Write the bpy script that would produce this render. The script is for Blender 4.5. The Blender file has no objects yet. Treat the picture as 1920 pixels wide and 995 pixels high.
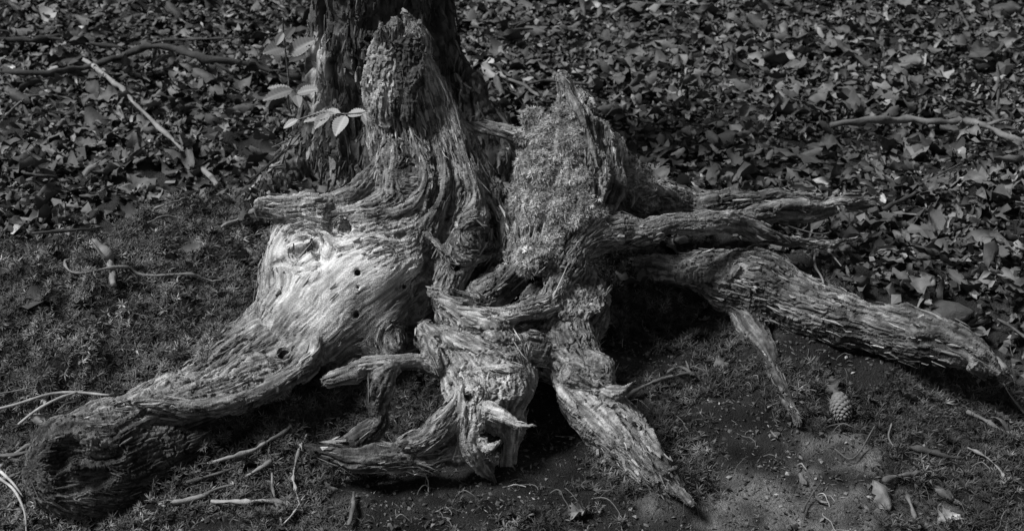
import bpy, bmesh, math, random, time
import numpy as np
import openvdb as vdb
from mathutils import Vector, Matrix
from mathutils.bvhtree import BVHTree

T0 = time.time()
R = math.radians
scn = bpy.context.scene
COL = scn.collection
rnd = random.Random(7)
rng = np.random.default_rng(11)

# ------------------------------------------------------------------ camera, sky, sun, exposure
CAM = np.array([0.0, -2.45, 1.45])
PITCH = R(27)
FPX = 960 / math.tan(R(20))            # focal length in photo pixels (1920 wide)
cam_d = bpy.data.cameras.new('camera')
cam = bpy.data.objects.new('camera', cam_d)
COL.objects.link(cam)
cam.location = CAM
cam.rotation_euler = (R(90) - PITCH, 0, 0)
cam_d.angle = R(40)
cam_d.clip_end = 500
cam_d.dof.use_dof = True
cam_d.dof.focus_distance = 2.66
cam_d.dof.aperture_fstop = 6.3
scn.camera = cam

SUN_EL, SUN_AZ = R(54), R(-94)         # azimuth measured from +Y (view direction) towards +X
world = bpy.data.worlds.new('World')
scn.world = world
world.use_nodes = True
wn = world.node_tree.nodes
wl = world.node_tree.links
wn.clear()
sky = wn.new('ShaderNodeTexSky')
sky.sky_type = 'NISHITA'
sky.sun_disc = False
sky.sun_elevation = SUN_EL
sky.sun_rotation = SUN_AZ
bw = wn.new('ShaderNodeRGBToBW')       # monochrome photograph: the sky's light without its blue
bg = wn.new('ShaderNodeBackground')
bg.inputs['Strength'].default_value = 0.05
wo = wn.new('ShaderNodeOutputWorld')
wl.new(sky.outputs[0], bw.inputs[0])
wl.new(bw.outputs[0], bg.inputs['Color'])
wl.new(bg.outputs[0], wo.inputs['Surface'])

sun_d = bpy.data.lights.new('sun', 'SUN')
sun_d.energy = 3.5
sun_d.angle = R(17)                    # sunlight softened by thin cloud and foliage
sun_d.color = (1, 1, 1)
sun = bpy.data.objects.new('sun', sun_d)
COL.objects.link(sun)
sd = Vector((math.cos(SUN_EL) * math.sin(SUN_AZ), math.cos(SUN_EL) * math.cos(SUN_AZ), math.sin(SUN_EL)))
sun.rotation_euler = sd.to_track_quat('Z', 'Y').to_euler()
sun.location = (-4, -3, 6)

scn.view_settings.view_transform = 'Standard'
scn.view_settings.look = 'None'
scn.view_settings.exposure = 0.75
scn.view_settings.gamma = 1
scn.cycles.max_bounces = 4
scn.cycles.diffuse_bounces = 2
scn.cycles.glossy_bounces = 2

FWD = np.array([0, math.cos(PITCH), -math.sin(PITCH)])
UP = np.array([0, math.sin(PITCH), math.cos(PITCH)])
RIGHT = np.array([1.0, 0, 0])


def ray(px, py):
    return FWD + (px - 960) / FPX * RIGHT + (497.5 - py) / FPX * UP


def at(px, py, Y):
    """the point seen at photo pixel (px, py) on the upright plane y = Y, and metres per pixel there"""
    d = ray(px, py)
    t = (Y - CAM[1]) / d[1]
    return CAM + t * d, t / FPX


def project(P):
    v = np.atleast_2d(P) - CAM
    z = v @ FWD
    return np.stack([960 + FPX * (v @ RIGHT) / z, 497.5 - FPX * (v @ UP) / z], 1), z


# ------------------------------------------------------------------ noise
LAT = np.random.default_rng(5).standard_normal((64, 64, 64)).astype(np.float32)
LATF = LAT.ravel()


def noise(P, scale, seed=0):
    q = np.asarray(P, np.float32) / np.float32(scale) + np.float32(seed * 7.37 + 1000 * 1.0)
    i = np.floor(q)
    f = (q - i)
    f = f * f * (3 - 2 * f)
    i = i.astype(np.int32) & 63
    j = (i + 1) & 63
    x0, y0, z0 = i[..., 0] << 12, i[..., 1] << 6, i[..., 2]
    x1, y1, z1 = j[..., 0] << 12, j[..., 1] << 6, j[..., 2]
    fx, fy, fz = f[..., 0], f[..., 1], f[..., 2]
    a = LATF[x0 + y0 + z0] * (1 - fz) + LATF[x0 + y0 + z1] * fz
    b = LATF[x0 + y1 + z0] * (1 - fz) + LATF[x0 + y1 + z1] * fz
    c = LATF[x1 + y0 + z0] * (1 - fz) + LATF[x1 + y0 + z1] * fz
    d = LATF[x1 + y1 + z0] * (1 - fz) + LATF[x1 + y1 + z1] * fz
    return (a * (1 - fy) + b * fy) * (1 - fx) + (c * (1 - fy) + d * fy) * fx


def fbm(P, scale, octv=3, seed=0, gain=0.5):
    o = 0
    a = 1.0
    for k in range(octv):
        o = o + a * noise(P, scale / 2 ** k, seed + k * 3)
        a *= gain
    return o


def sstep(a, b, x):
    t = np.clip((x - a) / (b - a), 0, 1)
    return t * t * (3 - 2 * t)


# ------------------------------------------------------------------ ground height
def base_height(x, y):
    h = 0.13 * sstep(-0.5, 0.35, y) - 0.035 + 0.03 * np.clip(y - 0.35, 0, 30)
    h = h + 0.045 * np.exp(-((x + 1.0) / 0.5) ** 2 - ((y - 0.12) / 0.3) ** 2)
    h = h - 0.055 * np.exp(-((x - 0.33) / 0.22) ** 2 - ((y - 0.10) / 0.15) ** 2)
    h = h - 0.050 * np.exp(-((x + 0.78) / 0.34) ** 2 - ((y + 0.46) / 0.16) ** 2)
    h = h - 0.03 * np.exp(-((x + 0.1) / 0.35) ** 2 - ((y + 0.25) / 0.15) ** 2)
    return h


BERM = None


def ground_height(x, y):
    x = np.asarray(x, float)
    y = np.asarray(y, float)
    P = np.stack([x, y, np.zeros_like(x)], -1)
    near = np.exp(-np.clip(np.hypot(x, y) - 3, 0, None) / 2)
    h = base_height(x, y) + (0.014 * noise(P, 0.22, 1) + 0.006 * noise(P, 0.07, 2)) * near
    h = h + (.014 * noise(P, .065, 7) + .010 * np.abs(noise(P, .04, 8))) * sstep(-.2, -.5, x) * near          # mossy hummocks on the left
    if BERM is not None:                                                   # soil banked against the roots
        b = np.zeros_like(h)
        for bx, by, br in BERM:
            d = np.hypot(x - bx, y - by) - br * .75
            b = np.maximum(b, .013 * np.exp(-(np.clip(d, 0, None) / .035) ** 2))
        h = h + b
    return h + (0.0022 * noise(P, 0.022, 3) + 0.0015 * noise(P, 0.011, 4)) * near


def on_ground(px, py, lift=0.0):
    d = ray(px, py)
    for a, b, n in ((0.8, 16, 300), (None, None, 60)):
        if a is None:
            a, b = t - .06, t + .01
        ts = np.linspace(a, b, n)
        p = CAM + d * ts[:, None]
        under = p[:, 2] < ground_height(p[:, 0], p[:, 1]) + lift
        t = ts[int(np.argmax(under))] if under.any() else b
    return CAM + d * t


# ------------------------------------------------------------------ object helpers
def tag(o, label=None, cat=None, group=None, kind=None):
    if label:
        o['label'] = label
    if cat:
        o['category'] = cat
    if group:
        o['group'] = group
    if kind:
        o['kind'] = kind
    return o


def empty(name, loc, label, cat, group=None):
    o = bpy.data.objects.new(name, None)
    o.empty_display_size = 0.05
    o.location = loc
    COL.objects.link(o)
    return tag(o, label, cat, group)


def mesh_np(name, V, F, mat, smooth=True, attrs=None):
    """V (n,3), F (m,3|4) -> mesh"""
    me = bpy.data.meshes.new(name)
    V = np.asarray(V, np.float32)
    F = np.asarray(F, np.int32)
    k = F.shape[1]
    me.vertices.add(len(V))
    me.vertices.foreach_set('co', V.ravel())
    me.loops.add(F.size)
    me.loops.foreach_set('vertex_index', F.ravel())
    me.polygons.add(len(F))
    me.polygons.foreach_set('loop_start', np.arange(0, F.size, k, dtype=np.int32))
    me.polygons.foreach_set('loop_total', np.full(len(F), k, np.int32))
    me.update(calc_edges=True)
    me.polygons.foreach_set('use_smooth', np.full(len(F), smooth, bool))
    for a, v in (attrs or {}).items():
        at_ = me.attributes.new(a, 'FLOAT', 'POINT')
        at_.data.foreach_set('value', np.asarray(v, np.float32))
    if mat:
        me.materials.append(mat)
    return me


def obj(name, me, parent=None, loc=None):
    o = bpy.data.objects.new(name, me)
    COL.objects.link(o)
    if parent is not None:
        o.parent = parent
    if loc is not None:
        o.location = loc
    return o


def local(V, root):
    return np.asarray(V) - np.array(root.location)


# ------------------------------------------------------------------ materials
def new_mat(name):
    m = bpy.data.materials.new(name)
    m.use_nodes = True
    nt = m.node_tree
    b = nt.nodes['Principled BSDF']
    return m, nt, b


def nd(nt, t, **k):
    n = nt.nodes.new(t)
    for a, v in k.items():
        if a in n.inputs:
            n.inputs[a].default_value = v
        else:
            setattr(n, a, v)
    return n


def math_(nt, op, a, b=None, c=None, clamp=False):
    n = nt.nodes.new('ShaderNodeMath')
    n.operation = op
    n.use_clamp = clamp
    for i, v in enumerate((a, b, c)):
        if v is None:
            continue
        if isinstance(v, (int, float)):
            n.inputs[i].default_value = v
        else:
            nt.links.new(v, n.inputs[i])
    return n.outputs[0]


def attr(nt, name):
    n = nt.nodes.new('ShaderNodeAttribute')
    n.attribute_name = name
    return n.outputs['Fac']


def noise_n(nt, scale, detail=3, rough=0.6, coord=None):
    n = nd(nt, 'ShaderNodeTexNoise', Scale=scale, Detail=detail, Roughness=rough)
    if coord is None:
        coord = nt.nodes.new('ShaderNodeTexCoord').outputs['Object']
    nt.links.new(coord, n.inputs['Vector'])
    return n.outputs['Fac']


def mat_tone(name, tone=None, base=0.2, vary=0.4, nscale=60, rough=0.85, spec=0.25, bump=0.3, bscale=400, bdist=0.002, rand=0.0, detail=4):
    """grey material: attribute (or base) x noise; fine bump"""
    m, nt, b = new_mat(name)
    n = noise_n(nt, nscale, detail)
    v = math_(nt, 'MULTIPLY_ADD', n, 2 * vary, 1 - vary)
    t = attr(nt, tone) if tone else base
    c = math_(nt, 'MULTIPLY', v, t)
    if rand:
        oi = nt.nodes.new('ShaderNodeObjectInfo').outputs['Random']
        c = math_(nt, 'MULTIPLY', c, math_(nt, 'MULTIPLY_ADD', oi, 2 * rand, 1 - rand))
    nt.links.new(c, b.inputs['Base Color'])
    b.inputs['Roughness'].default_value = rough
    b.inputs['Specular IOR Level'].default_value = spec
    if bump:
        n2 = noise_n(nt, bscale, 3, 0.7)
        bu = nd(nt, 'ShaderNodeBump', Strength=bump, Distance=bdist)
        nt.links.new(n2, bu.inputs['Height'])
        nt.links.new(bu.outputs[0], b.inputs['Normal'])
    return m


M_WOOD = mat_tone('weathered_wood', 'tone', vary=0.35, nscale=90, rough=0.9, spec=0.15, bump=0.8, bscale=420, bdist=0.006)
M_BARK = mat_tone('live_bark', 'tone', vary=0.45, nscale=60, rough=0.9, spec=0.15, bump=0.7, bscale=240, bdist=0.004)
M_LEAF = mat_tone('dead_leaf', 'tone', vary=0.45, nscale=45, rough=0.62, spec=0.22, bump=0.35, bscale=150, bdist=0.003, rand=0.0)
M_LEAF1 = mat_tone('dead_leaf_single', 'tone', vary=0.45, nscale=45, rough=0.62, spec=0.22, bump=0.35, bscale=150, bdist=0.003, rand=0.45)
M_GREEN = mat_tone('green_leaf', 'tone', vary=0.15, nscale=60, rough=0.55, spec=0.4, bump=0.0)
M_MOSS = mat_tone('moss_blades', 'tone', vary=0.3, nscale=20, rough=0.7, spec=0.2, bump=0.0)
M_TWIG = mat_tone('twig_bark', 'tone', vary=0.5, nscale=90, rough=0.8, spec=0.2, bump=0.6, bscale=300, bdist=0.003)
M_CONE = mat_tone('cone_scale', None, base=0.13, vary=0.4, nscale=200, rough=0.7, spec=0.25, bump=0.4, bscale=600, bdist=0.001, rand=0.2)
M_STONE = mat_tone('stone_grey', None, base=0.085, vary=0.5, nscale=70, rough=0.9, spec=0.15, bump=0.9, bscale=300, bdist=0.004, rand=0.3)
M_CRUMB = mat_tone('crumb', 'tone', vary=0.3, nscale=80, rough=0.85, spec=0.2, bump=0.0)
M_SOIL = mat_tone('soil', 'tone', vary=0.75, nscale=170, rough=0.95, spec=0.1, bump=1.0, bscale=260, bdist=0.012, detail=8)


# ------------------------------------------------------------------ sculpting limbs in a volume
def catmull(C, n):
    C = np.asarray(C, float)
    P = np.vstack([2 * C[0] - C[1], C, 2 * C[-1] - C[-2]])
    out = []
    for i in range(1, len(P) - 2):
        p0, p1, p2, p3 = P[i - 1:i + 3]
        for t in np.linspace(0, 1, n, endpoint=False):
            out.append(0.5 * ((2 * p1) + (-p0 + p2) * t + (2 * p0 - 5 * p1 + 4 * p2 - p3) * t * t + (-p0 + 3 * p1 - 3 * p2 + p3) * t ** 3))
    out.append(C[-1])
    return np.array(out)


def chain(pts, part, k=0.02, flat=None, ratio=1.0, n=5, tone=1.0):
    """pts: (px, py, Y, radius px).  flat: direction in which the limb is thinner by `ratio`"""
    C = []
    for px, py, Y, r in pts:
        p, s = at(px, py, Y)
        C.append([*p, r * s])
    C = catmull(C, n)
    # gnarled: the limb wanders and swells
    q_ = C[:, :3]
    C[:, :3] = q_ + np.stack([noise(q_, .05, 41), noise(q_, .05, 42), noise(q_, .05, 43)], 1) * np.minimum(C[:, 3:4] * .28, .007)
    C[:, 3] = np.maximum(C[:, 3] * (1 + np.clip(.0045 / (C[:, 3] + .004), .05, .26) * noise(q_, .035, 45)), 0.002)
    f = None if flat is None else np.array(Vector(flat).normalized())
    return dict(C=C, part=part, k=k, flat=f, ratio=ratio, tone=tone)


class Volume:
    def __init__(self, lo, hi, h):
        self.lo = np.array(lo, float)
        self.h = h
        self.n = np.ceil((np.array(hi) - self.lo) / h).astype(int)
        self.G = np.full(self.n, 1.0, np.float32)
        self.chains = []

    def box(self, lo, hi):
        a = np.clip(np.floor((lo - self.lo) / self.h).astype(int), 0, self.n - 1)
        b = np.clip(np.ceil((hi - self.lo) / self.h).astype(int) + 1, 1, self.n)
        return a, b

    def coords(self, a, b):
        return [((self.lo[i] + np.arange(a[i], b[i]) * self.h).astype(np.float32)).reshape([-1 if j == i else 1 for j in range(3)]) for i in range(3)]

    def dist(self, c, a, b, pad):
        """distance of the limb c over the cells a..b"""
        D = np.full(b - a, 1.0, np.float32)
        C = c['C']
        for i in range(len(C) - 1):
            p, q = C[i], C[i + 1]
            rr = max(p[3], q[3]) + pad
            a2, b2 = self.box(np.minimum(p[:3], q[:3]) - rr, np.maximum(p[:3], q[:3]) + rr)
            a2 = np.maximum(a2, a)
            b2 = np.minimum(b2, b)
            if (b2 <= a2).any():
                continue
            X, Y, Z = self.coords(a2, b2)
            X, Y, Z = X - np.float32(p[0]), Y - np.float32(p[1]), Z - np.float32(p[2])
            e = (q[:3] - p[:3]).astype(np.float32)
            L = float(e @ e) + 1e-9
            t = np.clip((X * e[0] + Y * e[1] + Z * e[2]) / np.float32(L), 0, 1)
            X, Y, Z = X - t * e[0], Y - t * e[1], Z - t * e[2]
            d2 = X * X + Y * Y + Z * Z
            if c['flat'] is not None:
                f = c['flat'].astype(np.float32)
                s = X * f[0] + Y * f[1] + Z * f[2]
                d2 = d2 + s * s * np.float32(c['ratio'] ** 2 - 1)
            d = np.sqrt(d2) - (np.float32(p[3]) + t * np.float32(q[3] - p[3]))
            s_ = tuple(slice(a2[j] - a[j], b2[j] - a[j]) for j in range(3))
            D[s_] = np.minimum(D[s_], d)
        return D

    def add(self, c, cut=False):
        C = c['C']
        k = c['k']
        pad = k + 3 * self.h
        lo = (C[:, :3] - C[:, 3:] - pad).min(0)
        hi = (C[:, :3] + C[:, 3:] + pad).max(0)
        a, b = self.box(lo, hi)
        if (b <= a).any():
            return
        D = self.dist(c, a, b, pad)
        s = tuple(slice(a[j], b[j]) for j in range(3))
        G = self.G[s]
        if cut:
            G2 = -G
            h = np.clip(k - np.abs(G2 - D), 0, None) / k
            self.G[s] = -(np.minimum(G2, D) - h * h * k * 0.25)
        else:
            h = np.clip(k - np.abs(G - D), 0, None) / k
            self.G[s] = np.minimum(G, D) - h * h * k * 0.25
            self.chains.append(c)

    def value(self, p):
        i = np.round((p - self.lo) / self.h).astype(int)
        if (i < 0).any() or (i >= self.n).any():
            return 1.0
        return float(self.G[tuple(i)])

    def hit(self, px, py):
        d = ray(px, py)
        d = d / np.linalg.norm(d)
        t = 1.4
        while t < 4.5:
            p = CAM + d * t
            if self.value(p) < 0:
                return p
            t += self.h * 0.7
        return None

    def mesh(self):
        g = vdb.FloatGrid(1.0)
        A = np.clip(self.G, -3 * self.h, 3 * self.h)
        for ax in range(3):
            for e in (0, -1):
                A[tuple(e if j == ax else slice(None) for j in range(3))] = 3 * self.h
        g = vdb.FloatGrid(3 * self.h)
        g.copyFromArray(A, tolerance=1e-7)
        P, Q = g.convertToQuads(isovalue=0)
        P = np.asarray(P, np.float64) * self.h + self.lo
        return P, np.asarray(Q, np.int64)


def vnormals(V, Q):
    n = np.cross(V[Q[:, 2]] - V[Q[:, 0]], V[Q[:, 3]] - V[Q[:, 1]])
    N = np.zeros_like(V)
    for k in range(4):
        for a in range(3):
            N[:, a] += np.bincount(Q[:, k], n[:, a], minlength=len(V))
    return N / (np.linalg.norm(N, axis=1, keepdims=True) + 1e-12)


def keep_largest(V, Q, minv=400):
    """drop loose crumbs of the volume"""
    lab = np.arange(len(V))
    for _ in range(400):
        m = lab[Q].min(1)
        old = lab.copy()
        for k in range(4):
            np.minimum.at(lab, Q[:, k], m)
        lab = lab[lab]
        if (lab == old).all():
            break
    cnt = np.bincount(lab, minlength=len(V))
    ok = cnt[lab] >= minv
    Q = Q[ok[Q].all(1)]
    idx = -np.ones(len(V), int)
    idx[ok] = np.arange(ok.sum())
    return V[ok], idx[Q]


def nearest_limb(V, chains):
    best = np.full(len(V), 9.0)
    who = np.zeros(len(V), int)
    rad = np.zeros(len(V))
    for ci, c in enumerate(chains):
        C = c['C']
        lo = (C[:, :3] - C[:, 3:]).min(0) - 0.05
        hi = (C[:, :3] + C[:, 3:]).max(0) + 0.05
        m = np.nonzero(((V > lo) & (V < hi)).all(1))[0]
        if not len(m):
            continue
        P = V[m]
        db = np.full(len(m), 9.0)
        rb = np.zeros(len(m))
        for i in range(len(C) - 1):
            p, q = C[i], C[i + 1]
            e = q[:3] - p[:3]
            t = np.clip(((P - p[:3]) @ e) / (e @ e + 1e-9), 0, 1)
            X = P - p[:3] - t[:, None] * e
            d2 = (X * X).sum(1)
            if c['flat'] is not None:
                d2 = d2 + (X @ c['flat']) ** 2 * (c['ratio'] ** 2 - 1)
            r = p[3] + t * (q[3] - p[3])
            d = np.sqrt(d2) - r
            u = d < db
            db[u] = d[u]
            rb[u] = r[u]
        u = db < best[m]
        best[m[u]] = db[u]
        who[m[u]] = ci
        rad[m[u]] = rb[u]
    return who, rad


class Flow:
    """which way the fibres run: a tensor per cell, blended from the limbs and from swirls round knots"""

    def __init__(self, chains, lo, hi, knots=(), cell=0.02, wander=0.35):
        self.lo = np.array(lo) - 0.05
        self.cell = cell
        self.n = np.ceil((np.array(hi) + 0.05 - self.lo) / cell).astype(int) + 2
        ax = [self.lo[i] + np.arange(self.n[i]) * cell for i in range(3)]
        P = np.stack(np.meshgrid(*ax, indexing='ij'), -1).reshape(-1, 3)
        T = np.zeros((len(P), 6), np.float32)
        W = np.zeros(len(P), np.float32)
        for c in chains:
            C = c['C']
            for i in range(len(C) - 1):
                m = (C[i, :3] + C[i + 1, :3]) / 2
                t = C[i + 1, :3] - C[i, :3]
                ln = np.linalg.norm(t)
                if ln < 1e-6:
                    continue
                t = t / ln
                d = np.sqrt(((P - m) ** 2).sum(1))
                w = ln / (np.clip(d - 0.8 * C[i, 3], 0.004, None) + 0.012) ** 3
                w = w.astype(np.float32)
                W += w
                for j, (a, b) in enumerate(((0, 0), (1, 1), (2, 2), (0, 1), (0, 2), (1, 2))):
                    T[:, j] += w * (t[a] * t[b])
        T /= W[:, None]
        # wandering grain
        wv = np.stack([noise(P, 0.11, 31), noise(P, 0.11, 32), noise(P, 0.11, 33)], 1)
        wv2 = np.stack([noise(P, 0.045, 34), noise(P, 0.045, 35), noise(P, 0.045, 36)], 1)
        wv = wander * (wv + 0.6 * wv2)
        for j, (a, b) in enumerate(((0, 0), (1, 1), (2, 2), (0, 1), (0, 2), (1, 2))):
            T[:, j] += wv[:, a] * wv[:, b]
        for kp, ax_, Rk in knots:
            r = P - kp
            g = np.exp(-(r * r).sum(1) / Rk ** 2)
            s = np.cross(ax_, r)
            s /= np.linalg.norm(s, axis=1, keepdims=True) + 1e-9
            g = (g * 1.1).astype(np.float32)
            for j, (a, b) in enumerate(((0, 0), (1, 1), (2, 2), (0, 1), (0, 2), (1, 2))):
                T[:, j] = T[:, j] * np.clip(1 - g, 0.05, 1) + g * s[:, a] * s[:, b]
        self.T = T

    def tensor(self, P):
        q = (P - self.lo) / self.cell
        i = np.clip(np.floor(q).astype(int), 0, self.n - 2)
        f = np.clip(q - i, 0, 1).astype(np.float32)
        o = 0
        ny, nz = self.n[1], self.n[2]
        for dx in (0, 1):
            for dy in (0, 1):
                for dz in (0, 1):
                    w = (f[:, 0] if dx else 1 - f[:, 0]) * (f[:, 1] if dy else 1 - f[:, 1]) * (f[:, 2] if dz else 1 - f[:, 2])
                    k = ((i[:, 0] + dx) * ny + i[:, 1] + dy) * nz + i[:, 2] + dz
                    o = o + self.T[k] * w[:, None]
        return o

    @staticmethod
    def mul(T, d):
        x = T[:, 0] * d[:, 0] + T[:, 3] * d[:, 1] + T[:, 4] * d[:, 2]
        y = T[:, 3] * d[:, 0] + T[:, 1] * d[:, 1] + T[:, 5] * d[:, 2]
        z = T[:, 4] * d[:, 0] + T[:, 5] * d[:, 1] + T[:, 2] * d[:, 2]
        o = np.stack([x, y, z], 1)
        return o / (np.linalg.norm(o, axis=1, keepdims=True) + 1e-9)

    def lines(self, V, N, scales, step=0.006, steps=12, seed=0):
        """noise averaged along the fibres (one array per scale), unit variance"""
        T = self.tensor(V)
        d = np.stack([noise(V, .5, 1), noise(V, .5, 2), noise(V, .5, 3)], 1) * .1 + np.array([.6, .3, .5])
        for _ in range(8):
            d = self.mul(T, d)
            d = d - (d * N).sum(1, keepdims=True) * N
            d /= np.linalg.norm(d, axis=1, keepdims=True) + 1e-9
        D0 = d
        acc = [noise(V, s, seed + j) for j, s in enumerate(scales)]
        for sg in (1, -1):
            p = V.copy()
            d = D0 * sg
            for k in range(steps):
                p = p + d * step
                T = self.tensor(p)
                e = self.mul(T, d)
                e = self.mul(T, e)
                e = e * np.sign((e * d).sum(1, keepdims=True) + 1e-6)
                e = e - (e * N).sum(1, keepdims=True) * N * 0.7
                d = e / (np.linalg.norm(e, axis=1, keepdims=True) + 1e-9)
                for j, s in enumerate(scales):
                    if s < 0.006 and k > steps * 0.7:
                        continue
                    acc[j] = acc[j] + noise(p, s, seed + j)
        return [(a - a.mean()) / a.std() for a in acc], D0


# ================================================================== THE DEAD STUMP
def gY(px, py):
    return float(on_ground(px, py, .016)[1])


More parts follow.
